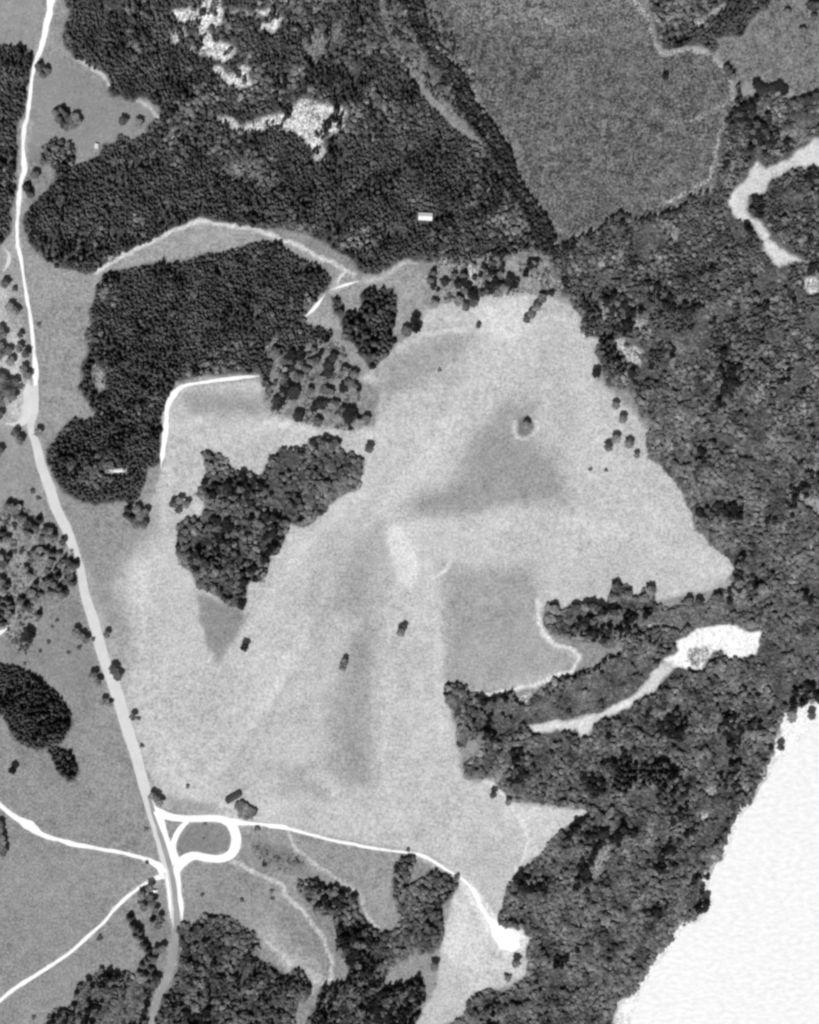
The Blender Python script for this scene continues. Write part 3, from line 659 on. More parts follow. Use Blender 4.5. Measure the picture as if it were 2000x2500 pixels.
def crown_single(rng, R, Ht, lobes=26, per=16):
    V = []; Fa = []; zc = Ht * 0.55
    for i in range(lobes):
        a = i * 2.39996; q = math.sqrt((i + 0.5) / lobes) * R * 0.80
        c = np.array([math.cos(a) * q + rng.normal(0, .2), math.sin(a) * q + rng.normal(0, .2), zc + R * 0.75 * math.sqrt(max(0.0, 1 - (q / R) ** 2)) * rng.uniform(0.7, 1.05)])
        r = R * rng.uniform(0.24, 0.36)
        iv, iface = ICO1; b = len(V); jit = 1 + rng.uniform(-0.25, 0.25, len(iv))
        V += list(iv * (r * 0.92 * jit)[:, None] + c); Fa += [tuple(x + b for x in f) for f in iface]
        n = rng.normal(0, 1, (per, 3)); n[:, 2] = np.abs(n[:, 2]) + 0.05; n /= np.linalg.norm(n, axis=1)[:, None]
        lv, lf = leaf_quads(c + n * r, n, 0.42 * R / 3.4, rng); b = len(V)
        V += lv; Fa += [tuple(x + b for x in f) for f in lf]
    return V, Fa
def crown_conifer(rng, R=2.3, Ht=13.0, levels=10):
    V = []; Fa = []
    nb = 10; b = 0
    V.append(np.array([0, 0, Ht]));
    for k in range(8):
        a = k * math.pi / 4; V.append(np.array([math.cos(a) * R * 0.55, math.sin(a) * R * 0.55, Ht * 0.14]))
    Fa += [(0, 1 + k, 1 + (k + 1) % 8) for k in range(8)]
    for L in range(levels):
        t = L / (levels - 1); z = Ht * (0.12 + 0.84 * t); r = R * (1 - t) ** 0.6 + 0.25
        m = max(5, int(nb * (1 - 0.5 * t))); a0 = rng.uniform(0, 6.3)
        for k in range(m):
            a = a0 + k * 2 * math.pi / m + rng.uniform(-.2, .2); rr = r * rng.uniform(0.75, 1.2)
            d = np.array([math.cos(a), math.sin(a), 0]); s = np.array([-d[1], d[0], 0]); wv = rr * 0.30 + 0.12
            b = len(V)
            V += [np.array([0, 0, z + 0.25]), d * rr * 0.6 + s * wv + [0, 0, z - 0.05 * rr], d * rr + [0, 0, z - 0.28 * rr], d * rr * 0.6 - s * wv + [0, 0, z - 0.05 * rr],
                  d * rr * 0.6 + [0, 0, z + 0.2]]
            Fa += [(b, b + 1, b + 4), (b + 1, b + 2, b + 4), (b + 2, b + 3, b + 4), (b + 3, b, b + 4)]
    return V, Fa
def trunk(Ht, r, rng, limbs=4, spread=1.2):
    V = []; Fa = []
    def tube(p, q, r0, r1, n=6):
        d = q - p; d = d / np.linalg.norm(d); u = np.cross(d, [0.3, 0.9, 0.2]); u /= np.linalg.norm(u); w = np.cross(d, u); b = len(V)
        for c, rr in ((p, r0), (q, r1)):
            for k in range(n):
                a = k * 2 * math.pi / n; V.append(c + (u * math.cos(a) + w * math.sin(a)) * rr)
        for k in range(n): Fa.append((b + k, b + (k + 1) % n, b + n + (k + 1) % n, b + n + k))
    top = np.array([rng.uniform(-.2, .2), rng.uniform(-.2, .2), Ht])
    tube(np.array([0, 0, -0.6]), top, r, r * 0.45)
    for i in range(limbs):
        a = i * 2.4 + rng.uniform(0, 1); p = top * rng.uniform(0.55, 0.95)
        tube(p, p + np.array([math.cos(a) * spread, math.sin(a) * spread, spread * 0.9]), r * 0.4, r * 0.15, 5)
    return V, Fa
def to_mesh(name, V, Fa, mats, midx=None):
    me = bpy.data.meshes.new(name); me.from_pydata([tuple(map(float, v)) for v in V], [], Fa)
    for m in mats: me.materials.append(m)
    if midx is not None: me.polygons.foreach_set('material_index', midx)
    me.update(); return me
CROWNS = {'d': [], 'c': [], 'k': [], 'b': [], 'x': []}; TRUNKS = {}
PROTO = {}
def make_protos():
    for kind, n, mat in (('c', 5, M_CON), ('d', 5, M_DEC), ('b', 4, M_SCR), ('k', 3, M_DARK), ('x', 4, M_DARK)):
        tv_, tf_ = None, None
        objs = []
        for i in range(n):
            rng = np.random.RandomState(100 + 17 * i + ord(kind))
            if kind in 'cx': V, Fa = crown_conifer(rng, R=rng.uniform(2.3, 2.9), Ht=rng.uniform(8.5, 10.0)); tV, tF = trunk(4.5, 0.22, rng, 0)
            elif kind == 'd': V, Fa = crown_broad(rng, R=rng.uniform(3.0, 3.6), Ht=rng.uniform(8.5, 10.5)); tV, tF = trunk(4.6, 0.3, rng, 4)
            elif kind == 'k': V, Fa = crown_broad(rng, R=3.3, Ht=7.5, lobes=15, per=30, flat=0.8); tV, tF = trunk(3.5, 0.3, rng, 4)
            else: V, Fa = crown_broad(rng, R=1.3, Ht=1.6, lobes=6, per=12, flat=0.35, z0=0.35); tV, tF = trunk(0.7, 0.09, rng, 3, 0.4)
            sV, sF = (crown_single(rng, 3.4, 8.0) if kind in 'dk' else (V, Fa))
            CROWNS[kind].append(to_mesh('crown', sV, sF, [mat])); TRUNKS.setdefault(kind, []).append(to_mesh('trunk', tV, tF, [M_BARK]))
            b = len(V)
            me = to_mesh('wood_tree', list(V) + list(tV), list(Fa) + [tuple(x + b for x in f) for f in tF], [mat, M_BARK], [0] * len(Fa) + [1] * len(tF))
            objs.append(me)
        PROTO[kind] = objs
make_protos()
def proto_collection(nm, kinds):
    c = bpy.data.collections.new(nm)
    ix = {}
    k = 0
    for kd in kinds:
        for me in PROTO[kd]:
            o = bpy.data.objects.new('%s_%02d' % (nm, k), me); c.objects.link(o); ix.setdefault(kd, []).append(k); k += 1
    return c, ix
PC, PIX = proto_collection('wood_tree', ['c', 'd', 'b', 'k', 'x'])

def scatter_group():
    g = bpy.data.node_groups.new('planting', 'GeometryNodeTree')
    g.interface.new_socket('Geometry', in_out='INPUT', socket_type='NodeSocketGeometry')
    g.interface.new_socket('Geometry', in_out='OUTPUT', socket_type='NodeSocketGeometry')
    n = g.nodes; l = g.links
    gi = n.new('NodeGroupInput'); go = n.new('NodeGroupOutput')
    ci = n.new('GeometryNodeCollectionInfo'); ci.inputs['Collection'].default_value = PC
    ci.inputs['Separate Children'].default_value = True; ci.inputs['Reset Children'].default_value = True
    ip = n.new('GeometryNodeInstanceOnPoints'); ip.inputs['Pick Instance'].default_value = True
    def attr(nm, dt):
        a = n.new('GeometryNodeInputNamedAttribute'); a.data_type = dt; a.inputs['Name'].default_value = nm; return a.outputs['Attribute']
    l.new(gi.outputs[0], ip.inputs['Points']); l.new(ci.outputs[0], ip.inputs['Instance'])
    l.new(attr('pick', 'INT'), ip.inputs['Instance Index'])
    l.new(attr('turn', 'FLOAT_VECTOR'), ip.inputs['Rotation'])
    l.new(attr('size', 'FLOAT_VECTOR'), ip.inputs['Scale'])
    l.new(ip.outputs[0], go.inputs[0])
    return g
SCAT = scatter_group()
def plant(name, x, y, size, pick, label, cat, tall=None):
    n = len(x); z = height(x, y) - 0.1
    me = bpy.data.meshes.new(name); me.vertices.add(n)
    me.vertices.foreach_set('co', np.column_stack([x, y, z]).ravel())
    r = np.zeros((n, 3)); r[:, 2] = RNG.uniform(0, 6.283, n); r[:, :2] = RNG.normal(0, 0.05, (n, 2))
    t = tall if tall is not None else RNG.uniform(0.8, 1.2, n)
    sz = np.column_stack([size, size, size * t])
    a = me.attributes.new('turn', 'FLOAT_VECTOR', 'POINT'); a.data.foreach_set('vector', r.ravel().astype(np.float32))
    a = me.attributes.new('size', 'FLOAT_VECTOR', 'POINT'); a.data.foreach_set('vector', sz.ravel().astype(np.float32))
    a = me.attributes.new('pick', 'INT', 'POINT'); a.data.foreach_set('value', pick.astype(np.int32))
    me.update()
    o = bpy.data.objects.new(name, me); COL.objects.link(o)
    m = o.modifiers.new('planting', 'NODES'); m.node_group = SCAT
    return tag(o, label, cat, kind='stuff')
CLEAR_M = [(M(P), v) for P, v, s in CLEAR]
BUILT = [((650 + 958 / 2.4643, 1306 / 2.4643), 9.5), ((715 / 2.4643, 600 + 1352 / 2.4643), 5.2), ((583 / 2.4643, 880 / 2.4643), 6.0)]
def sample(poly, spacing, rng, inset=0.0, jit=0.62, clear=True, ragged=0.6, moor=False):
    P = M(poly); x0, y0 = P.min(0); x1, y1 = P.max(0)
    gx_, gy_ = np.meshgrid(np.arange(x0, x1, spacing), np.arange(y0, y1, spacing * 0.87))
    gx_[1::2] += spacing / 2
    x = (gx_ + rng.uniform(-jit, jit, gx_.shape) * spacing).ravel(); y = (gy_ + rng.uniform(-jit, jit, gy_.shape) * spacing).ravel()
    ok = (np.abs(x) < 440) & (np.abs(y) < 540)
    x, y = x[ok], y[ok]
    qx, qy = warp(x, y, ragged)
    ok = sdf(P, qx, qy) > inset
    x, y = x[ok], y[ok]
    if moor:
        ok = sdf(M(MOOR), x, y) < -1.5; x, y = x[ok], y[ok]
    for bp_, br_ in BUILT:
        b_ = M([bp_])[0]; ok = np.hypot(x - b_[0], (y - b_[1]) * 1.15 + 1.5) > br_; x, y = x[ok], y[ok]
    if clear:
        for C, v in CLEAR_M:
            if len(x) == 0: break
            ax_, ay_ = warp(x, y, 1.1); d = sdf(C, ax_, ay_)
            ok = (d < (-2.4 if v > 208 else -2.4 if v > 150 else -1.0)) | ((v < 209) & (fnoise(x, y, 9, 88, 2) > 0.64))
            x, y = x[ok], y[ok]
    return x, y
def darks(n, rng, kind='x'):
    q = np.array(PIX[kind] + PIX['c' if kind == 'x' else 'd'][:1]); return q[rng.randint(0, len(q), n)]
def picks(x, y, mix, rng, seed):
    """mix: share of broadleaf; clustered by noise"""
    n = len(x); f = fnoise(x, y, 38, seed, 2) * 0.7 + rng.uniform(0, 1, n) * 0.3
    lim = np.quantile(f, mix) if n else 0
    c = np.array(PIX['c'])[rng.randint(0, 5, n)]; d = np.array(PIX['d'])[rng.randint(0, 5, n)]
    return np.where(f < lim, d, c)
WOOD_SPEC = {   # key: (name, label, spacing m, broadleaf share, size lo, hi, gap threshold, gap scale, dark share)
    'north': ('mixed_forest', 'wide dark mixed wood across the north broken by pale clearings', 3.0, 0.16, 0.42, 0.85, 0.28, 17, 0.18),
    'west_road': ('roadside_forest', 'dark conifer wood on the west side of the road near the top', 3.0, 0.1, 0.5, 0.95, 0.27, 16, 0.30),
    'corner': ('corner_forest', 'dark wood in the north between the two moors', 3.1, 0.35, 0.45, 0.9, 0.29, 14, 0.25),
    'east': ('broadleaf_forest', 'large mottled grey broadleaf wood from the moor down to the white water', 2.8, 1.0, 0.36, 0.86, 0.385, 19, 0.10),
    'plantation': ('plantation_forest', 'dense dark conifer plantation west of the meadow below the grass lane', 2.9, 0.07, 0.42, 0.82, 0.25, 15, 0.18),
    'copse': ('copse_forest', 'dark copse standing in the meadow beside the plantation', 3.4, 0.8, 0.5, 1.0, 0.36, 15, 0.2),
    'north_clump': ('fir_forest', 'black triangular fir clump at the north tip of the meadow', 3.7, 0.0, 0.8, 1.15, 0.22, 12, 0.6),
    'oval': ('oval_forest', 'large dark oval plantation in the pasture at the west edge', 2.8, 0.0, 0.45, 0.85, 0.26, 14, 0.35),
    'small_oval': ('small_forest', 'small dark oval plantation just below the larger oval one', 2.8, 0.0, 0.45, 0.85, 0.15, 12, 0.35),
    'south': ('forked_forest', 'dark forked wood in the south reaching up to the meadow road', 3.1, 0.75, 0.5, 0.95, 0.29, 16, 0.22),
    'southwest': ('roadside_woods', 'grey wood on the east side of the tarmac road at the bottom', 3.1, 0.7, 0.42, 0.9, 0.36, 16, 0.2),
    'scrub_south': ('scrub_woods', 'ragged open wood on the west side of the tarmac road at the bottom', 4.0, 0.7, 0.5, 0.95, 0.49, 18, 0.25),
}
lowx, lowy = [], []
for i, (key, (nm, lab, sp, mix, lo, hi, gap, gsc, dk)) in enumerate(WOOD_SPEC.items()):
    rng = np.random.RandomState(900 + i)
    x, y = sample(WOODS[key], sp, rng, inset=0.8, moor=True, ragged=0.35 if key in ('plantation', 'oval', 'small_oval', 'west_road') else 0.8)
    g = fnoise(x, y, gsc, 200 + i, 3); P = M(WOODS[key])
    edge = np.clip(dist_line(P, x, y, True) / 6, 0, 1)
    ok = g > gap * edge
    lowx.append(x[~ok]); lowy.append(y[~ok])
    x, y = x[ok], y[ok]; g = g[ok]
    near_gap = 1 - np.clip((g - gap) / 0.06, 0, 1)
    sz = rng.uniform(lo, hi, len(x)) * (0.85 + 0.3 * fnoise(x, y, 30, 400 + i, 2))
    pk = picks(x, y, mix, rng, 300 + i)
    if key == 'east':       # more conifers towards the moor
        up = np.clip((1150 - (1250 - y / S)) / 260, 0, 1) * 0.6
        cm = rng.uniform(0, 1, len(x)) * 0.5 + fnoise(x, y, 20, 811, 2) * 0.5 < up
        pk = np.where(cm, np.array(PIX['c'])[rng.randint(0, 5, len(x))], pk)
    tl = 0.6 + 1.0 * fnoise(x, y, 13, 500 + i, 2) + 0.6 * near_gap
    ed_ = dist_line(P, x, y, True)
    f = fnoise(x, y, 26, 700 + i, 3) * 0.85 + rng.uniform(0, 1, len(x)) * 0.15     # clusters of taller dark firs
    dm = f > np.quantile(f, 1 - dk)
    thin = dm & (rng.uniform(0, 1, len(x)) < 0.45)
    pk = np.where(dm, darks(len(x), rng, 'k' if mix > 0.5 else 'x'), pk); sz = np.where(dm, np.maximum(sz * 1.25, 0.7), sz); tl = np.where(dm, tl + 0.35, tl)
    tl = tl * np.clip(0.45 + ed_ / 11, 0.45, 1)
    if mix > 0.9: tl = np.where(dm, tl, tl * 0.72)
    k = ~thin; x, y, sz, pk, tl = x[k], y[k], sz[k], pk[k], tl[k]
    plant(nm, x, y, sz, pk, lab, 'wood', tl)
lowx = np.concatenate(lowx); lowy = np.concatenate(lowy); rng = np.random.RandomState(8)
plant('woodland_undergrowth', lowx, lowy, rng.uniform(0.6, 1.9, len(lowx)), np.array(PIX['b'])[rng.randint(0, 4, len(lowx))], 'brambles and ferns growing in the gaps of the woods', 'undergrowth', rng.uniform(0.6, 1.3, len(lowx)))
# belts of trees one sees as a mass
def along(pts, width, spacing, rng):
    P = resample(M(pts), 1.0); L = np.concatenate([[0], np.cumsum(np.linalg.norm(np.diff(P, axis=0), axis=1))])
    rows = max(1, int(round(width * S / spacing))); xs = []; ys = []
    d = np.gradient(P, axis=0); d /= np.linalg.norm(d, axis=1)[:, None] + 1e-9
    for r in range(rows):
        s = np.arange(rng.uniform(0, spacing), L[-1], spacing) ; s = np.clip(s + rng.uniform(-.4, .4, len(s)) * spacing, 0, L[-1])
        px_ = np.interp(s, L, P[:, 0]); py_ = np.interp(s, L, P[:, 1]); dx = np.interp(s, L, d[:, 0]); dy = np.interp(s, L, d[:, 1])
        o = ((r + 0.5) / rows - 0.5) * width * S + rng.uniform(-.4, .4, len(s)) * spacing
        xs.append(px_ - dy * o); ys.append(py_ + dx * o)
    return np.concatenate(xs), np.concatenate(ys)
rng = np.random.RandomState(5)
x, y = along(RAV, 44, 3.5, rng)
ok = fnoise(x, y, 25, 61) > 0.33; x, y = x[ok], y[ok]
plant('gully_treeline', x, y, rng.uniform(0.8, 1.3, len(x)), darks(len(x), rng), 'black line of firs filling the straight gully beside the moor', 'tree belt')
x, y = along(T(1300, 0, [(130, 1500), (260, 1450), (400, 1385), (510, 1290), (640, 1320), (730, 1300), (850, 1275), (950, 1200), (1060, 1150)]), 15, 4.2, rng)
plant('moor_treeline', x, y, rng.uniform(0.7, 1.15, len(x)), darks(len(x), rng), 'dark tree line along the lower edge of the moor', 'tree belt')
x, y = along(Z(1500, 0, 3.45, [(1040, 700), (1055, 800), (1000, 960), (940, 1050), (1070, 1030), (1180, 1040), (1260, 1060)]), 12, 4.0, rng)
plant('wall_treeline', x, y, rng.uniform(0.7, 1.15, len(x)), darks(len(x), rng), 'dark trees bending round the east corner of the moor', 'tree belt')
x, y = along(T(650, 1200, [(1085, 1240), (1080, 1180), (1110, 1160), (1170, 1175), (1230, 1225), (1300, 1252), (1400, 1242), (1475, 1210), (1500, 1260), (1550, 1292)]), 13, 3.6, rng)
plant('bank_treeline', x, y, rng.uniform(0.6, 1.0, len(x)), darks(len(x), rng), 'black hooked row of trees on the bank at the meadow edge', 'tree belt')
x, y = along(Z(1050, 1380, 2.0294, [(620, 575), (700, 555), (780, 530), (830, 505), (870, 475), (940, 450)]), 12, 4.0, rng)
plant('spur_treeline', x, y, rng.uniform(0.6, 1.0, len(x)), darks(len(x), rng), 'dark row of trees along the upper bank of the wooded spur', 'tree belt')
x, y = along(Z(1050, 1380, 2.0294, [(690, 325), (780, 345), (860, 350), (960, 345), (1050, 360), (1150, 385)]), 18, 4.2, rng)
plant('slope_treeline', x, y, rng.uniform(0.7, 1.1, len(x)), darks(len(x), rng), 'dark belt of trees on the slope above the white digging', 'tree belt')
# stands of darker firs within the woods
STANDS = [('gully_firs_forest', 'black fir stand at the foot of the gully in the north wood', T(650, 0, [(1040, 1170), (1130, 1120), (1250, 1090), (1400, 1080), (1500, 1180), (1480, 1260), (1300, 1290), (1180, 1330), (1100, 1240)]), 0.46),
    ('hooked_firs_forest', 'black fir stand at the upper east edge of the meadow', T(1300, 600, [(290, 250), (340, 330), (410, 400), (420, 470), (320, 450)]), 0.2),
    ('fence_firs_forest', 'black chain of firs beside the pale hole at the east meadow edge', T(1300, 600, [(400, 540), (470, 570), (500, 660), (590, 710), (590, 770), (520, 790), (500, 720), (420, 650)]), 0.2),
    ('glen_firs_forest', 'black fir stand in the wood above the pale fan of grass', T(1300, 1840, [(500, 40), (560, 10), (640, 60), (820, 40), (840, 120), (800, 210), (700, 180), (560, 220), (480, 220), (500, 130)]), 0.36),
    ('clearing_firs_forest', 'dark fir stand between the two clearings of the north wood', ZC([(960, 560), (1100, 440), (1250, 430), (1300, 560), (1250, 620), (1000, 640)]), 0.4),
    ('lane_firs_forest', 'dark fir stand above the bend of the grass lane', ZC([(480, 1240), (600, 1230), (760, 1280), (720, 1370), (560, 1390), (500, 1340)]), 0.36),
    ('path_firs_forest', 'dark firs along the lower corner of the forked wood', T(650, 1840, [(300, 1530), (350, 1410), (450, 1380), (500, 1320), (600, 1300), (560, 1390), (430, 1450), (340, 1626), (260, 1626)]), 0.2),
    ('rim_firs_forest', 'dark firs rimming the bottom lobe of the forked wood', T(650, 1840, [(700, 1420), (850, 1370), (900, 1350), (940, 1410), (955, 1500), (900, 1500), (880, 1410), (760, 1450)]), 0.1)]
for i, (nm, lab, poly, gp) in enumerate(STANDS):
    rng = np.random.RandomState(40 + i)
    x, y = sample(poly, 4.3, rng); ok = fnoise(x, y, 14, 610 + i) > gp; x, y = x[ok], y[ok]
    plant(nm, x, y, rng.uniform(0.85, 1.25, len(x)), darks(len(x), rng), lab, 'wood', rng.uniform(1.1, 1.5, len(x)))
# young trees filling the scrub thicket
rng = np.random.RandomState(23)
x, y = sample(SCRUB['west_of_copse'], 4.6, rng); ok = fnoise(x, y, 17, 93) > 0.60; x, y = x[ok], y[ok]
plant('thicket_forest', x, y, rng.uniform(0.6, 1.1, len(x)), np.where(rng.uniform(0, 1, len(x)) < 0.5, darks(len(x), rng, 'k'), picks(x, y, 0.7, rng, 9)), 'merged young trees filling the scrub thicket beside the meadow', 'wood')
x, y = sample(SCRUB['junction'], 4.6, rng); ok = fnoise(x, y, 17, 94) > 0.52; x, y = x[ok], y[ok]
plant('glade_forest', x, y, rng.uniform(0.6, 1.2, len(x)), np.where(rng.uniform(0, 1, len(x)) < 0.7, darks(len(x), rng, 'k'), picks(x, y, 0.6, rng, 9)), 'scattered trees in the glades at the head of the meadow', 'wood')
x, y = sample(D([(800, -60), (880, -60), (1000, 170), (1040, 300), (960, 240), (850, 150), (820, 80)]), 4.5, rng); ok = fnoise(x, y, 15, 95) > 0.41; x, y = x[ok], y[ok]
plant('gully_forest', x, y, rng.uniform(0.45, 0.9, len(x)), picks(x, y, 0.5, rng, 9), 'scattered small trees on the rough strip beside the gully firs', 'wood')
# loose scrub and heath
rng = np.random.RandomState(15)
bx_ = np.array(PIX['b'])
def bushes(name, poly, sp, lo, hi, gap, label, cat, seed, tall=0.9, clear=True):
    x, y = sample(poly, sp, rng, clear=clear); ok = fnoise(x, y, 11, seed, 3) > gap; x, y = x[ok], y[ok]
    plant(name, x, y, rng.uniform(lo, hi, len(x)) * (0.6 + 0.8 * fnoise(x, y, 16, seed + 1, 2)), bx_[rng.randint(0, 4, len(x))], label, cat, np.full(len(x), tall))
bushes('moor_shrubbery', MOOR, 3.3, 0.5, 1.3, 0.5, 'low dark heather and scrub dotting the enclosed moor', 'heath', 71, 0.4)
bushes('moor_vegetation', MOOR2, 3.6, 0.4, 1.1, 0.55, 'low scrub on the paler moor in the top corner', 'heath', 72, 0.4)
bushes('gully_vegetation', D([(800, -60), (880, -60), (1000, 170), (1040, 300), (960, 240), (850, 150), (820, 80)]), 2.9, 0.5, 1.2, 0.42, 'low scrub between the north wood and the gully firs', 'heath', 73, 0.5)
bushes('forest_undergrowth', WOODS['east'], 4.4, 0.9, 2.0, 0.45, 'grey fern and scrub undergrowth in the gaps of the broadleaf wood', 'undergrowth', 74)
bushes('scrub_undergrowth', SCRUB['west_of_copse'], 3.4, 0.7, 1.7, 0.48, 'grey scrub thicket between the plantation and the meadow', 'undergrowth', 75)
bushes('grove_undergrowth', SCRUB['grove'], 3.6, 0.6, 1.6, 0.48, 'grey scrub under the loose grove west of the road', 'undergrowth', 76)
bushes('glade_undergrowth', SCRUB['junction'], 3.2, 0.6, 1.6, 0.42, 'grey scrub in the open glades at the north tip of the meadow', 'undergrowth', 77)
bushes('roadside_undergrowth', WOODS['scrub_south'] , 3.2, 0.6, 1.7, 0.40, 'grey scrub in the ragged wood at the bottom', 'undergrowth', 78)
bushes('slope_undergrowth', SLOPES[0], 2.8, 0.6, 1.4, 0.35, 'low grey scrub on the open slope above the white digging', 'undergrowth', 80, 0.6, False)
bushes('spur_undergrowth', SLOPES[1], 2.6, 0.7, 1.5, 0.25, 'low grey scrub covering the lower spur above the pale track', 'undergrowth', 81, 0.6, False)
bushes('bank_undergrowth', D([(515, 1760), (615, 1785), (660, 1850), (560, 1830)]), 3.4, 0.4, 1.2, 0.5, 'dotted low scrub east of the turning loop', 'undergrowth', 79)

# ------------------------------------------------------------------ single trees and bushes
TREE_NAME = {'d': 'broadleaf_tree', 'c': 'conifer_tree', 'k': 'dark_tree', 'b': 'bush'}
TREE_R = {'d': 3.4, 'c': 2.4, 'k': 3.4, 'b': 1.35}
trng = np.random.RandomState(77)
def tree(p, r, kind, label, cat='tree', group=None, tall=1.0, stretch=1.0, rz=None):
    """p: photograph px; r: crown radius in m"""
    x, y = M([p])[0]; z = h1(x, y)
    i = trng.randint(0, len(CROWNS[kind])); s = r / TREE_R[kind]
    root = empty(TREE_NAME[kind], (x, y, z - 0.05), trng.uniform(0, 6.28) if rz is None else rz)
    sz = min(s, 1.2) if kind != 'b' else s
    root.scale = (s * stretch, s, sz * tall)
    for nm, me in (('trunk', TRUNKS[kind][i]), ('crown', CROWNS[kind][i])):
        o = bpy.data.objects.new(nm, me); COL.objects.link(o); o.parent = root
    tag(root, label, cat, group)
    return root
def t1(ox, oy, x, y): return (ox + x / 2.4643, oy + y / 2.4643)

# meadow and field trees, each its own
tree(t1(650, 600, 1562, 1080), 4.2, 'd', 'lone bushy tree in a pale ringed hollow in the upper meadow')
tree(t1(650, 600, 620, 1222), 4.6, 'd', 'lone tree at the tip of the gap between scrub and copse')
tree(t1(650, 600, 1275, 485), 2.6, 'd', 'small lone tree at the end of the thin pale line below the fir clump')
tree(t1(650, 600, 1042, 748), 2.6, 'b', 'faint grey bush in the damp grass below the fir clump', 'bush')
tree(t1(650, 1200, 810, 845), 4.6, 'd', 'lone tree in the centre of the meadow, upper of two')
tree(t1(650, 1200, 830, 815), 3.0, 'd', 'smaller tree leaning against the upper lone meadow tree')
tree(t1(650, 1200, 460, 1055), 4.2, 'd', 'lone tree at the top of the long damp streak, lower of two')
tree(t1(650, 1200, 472, 1022), 3.4, 'd', 'smaller tree touching the lower lone meadow tree')
tree(t1(0, 1200, 1475, 935), 4.2, 'k', 'single black round tree alone in the west of the meadow', stretch=1.0)
tree(t1(0, 1840, 86, 92), 4.0, 'k', 'single black round tree in the pasture near the west edge')
tree(t1(1300, 600, 380, 770), 5.0, 'k', 'dark round tree standing out from the east wood into the meadow')
tree(t1(1300, 600, 497, 965), 4.0, 'd', 'slim tree at the east meadow edge, upper of a staggered pair')
tree(t1(1300, 600, 542, 1045), 4.4, 'd', 'slim tree at the east meadow edge, lower of a staggered pair')
tree(t1(1300, 600, 500, 1165), 4.8, 'd', 'dark tree on top of a small horseshoe of trees at the meadow edge')
tree(t1(1300, 600, 455, 1215), 4.6, 'd', 'western tree of the small horseshoe at the meadow edge')
tree(t1(1300, 600, 580, 1195), 4.8, 'd', 'eastern tree of the small horseshoe at the meadow edge')
tree(t1(1300, 600, 626, 1262), 3.2, 'd', 'little tree just below the horseshoe of trees')
tree(t1(1300, 600, 350, 1345), 2.6, 'b', 'faint grey bush in the open meadow, western of two', 'bush')
tree(t1(1300, 600, 445, 1352), 2.4, 'b', 'faint grey bush in the open meadow, eastern of two', 'bush')
# glade trees at the north tip
for (x, y, r, k, lab) in [
    (995, 210, 4.6, 'c', 'tall dark oval fir alone in the grass east of the fir clump'), (1005, 165, 4.2, 'c', 'second fir behind the oval one east of the clump'),
    (1010, 355, 4.6, 'd', 'grey round tree below the tall oval fir'), (905, 500, 5.0, 'k', 'black tall tree beside the fir clump on the meadow edge'),
    (895, 445, 4.8, 'k', 'black tree behind the tall one beside the fir clump'), (845, 520, 5.6, 'd', 'grey round tree between the fir clump and the black trees'),
    (1240, 300, 5.2, 'k', 'blackest tree of the round glade thicket'), (1160, 340, 5.2, 'd', 'grey western tree of the round glade thicket'),
    (1200, 270, 4.6, 'c', 'fir on the north side of the round glade thicket'), (1250, 350, 4.6, 'd', 'grey lower tree of the round glade thicket'),
    (1200, 375, 4.2, 'd', 'lowest tree of the round glade thicket'), (1190, 180, 4.6, 'c', 'fir between the glade thicket and the north wood'),
    (1460, 210, 4.8, 'k', 'dark tree on top of the slanting row in the glade'), (1490, 240, 4.6, 'k', 'dark eastern tree of the slanting row in the glade'),
    (1430, 265, 4.8, 'd', 'grey middle tree of the slanting row in the glade'), (1395, 290, 4.2, 'd', 'grey lowest tree of the slanting row in the glade'),
    (1660, 320, 4.6, 'd', 'upper tree of the leaning streak of trees at the meadow head'), (1625, 375, 4.6, 'd', 'middle tree of the leaning streak at the meadow head'),
    (1595, 420, 4.2, 'd', 'lower middle tree of the leaning streak at the meadow head'), (1565, 448, 3.8, 'd', 'bottom tree of the leaning streak at the meadow head'),
    (1370, 110, 4.8, 'c', 'dark fir in the glade below the gully')]:
    tree(t1(650, 600, x, y), r, k, lab)
# scrub wood trees between plantation and meadow
G = 'trees of the scrub thicket beside the meadow'
for (x, y, r, k, lab) in [
    (370, 770, 5.0, 'k', 'dark long tree in the middle of the scrub thicket'), (375, 730, 4.8, 'k', 'dark tree directly behind the long one in the scrub thicket'),
    (405, 675, 4.4, 'k', 'dark tree at the top of the scrub thicket beside the grass'), (345, 810, 4.0, 'c', 'fir at the foot of the long dark tree in the scrub'),
    (75, 950, 6.2, 'k', 'dark round tree at the west end of the scrub thicket'), (170, 890, 6.4, 'k', 'broad dark tree beside the round one in the scrub thicket'),
    (195, 1030, 5.0, 'k', 'dark tree on the lower edge of the scrub thicket'), (310, 1065, 4.4, 'd', 'smaller dark tree on the lower edge of the scrub thicket'),
    (500, 1030, 8.0, 'k', 'largest dark tree at the lower corner of the scrub thicket'), (545, 1070, 5.2, 'd', 'dark tree on the east flank of the largest scrub tree'),
    (445, 1040, 5.2, 'd', 'dark tree on the west flank of the largest scrub tree'), (600, 1050, 4.2, 'b', 'grey bush trailing east of the largest scrub tree')]:
    tree(t1(650, 600, x, y), r * 1.12, 'k' if k == 'k' else 'd', lab, group=G)
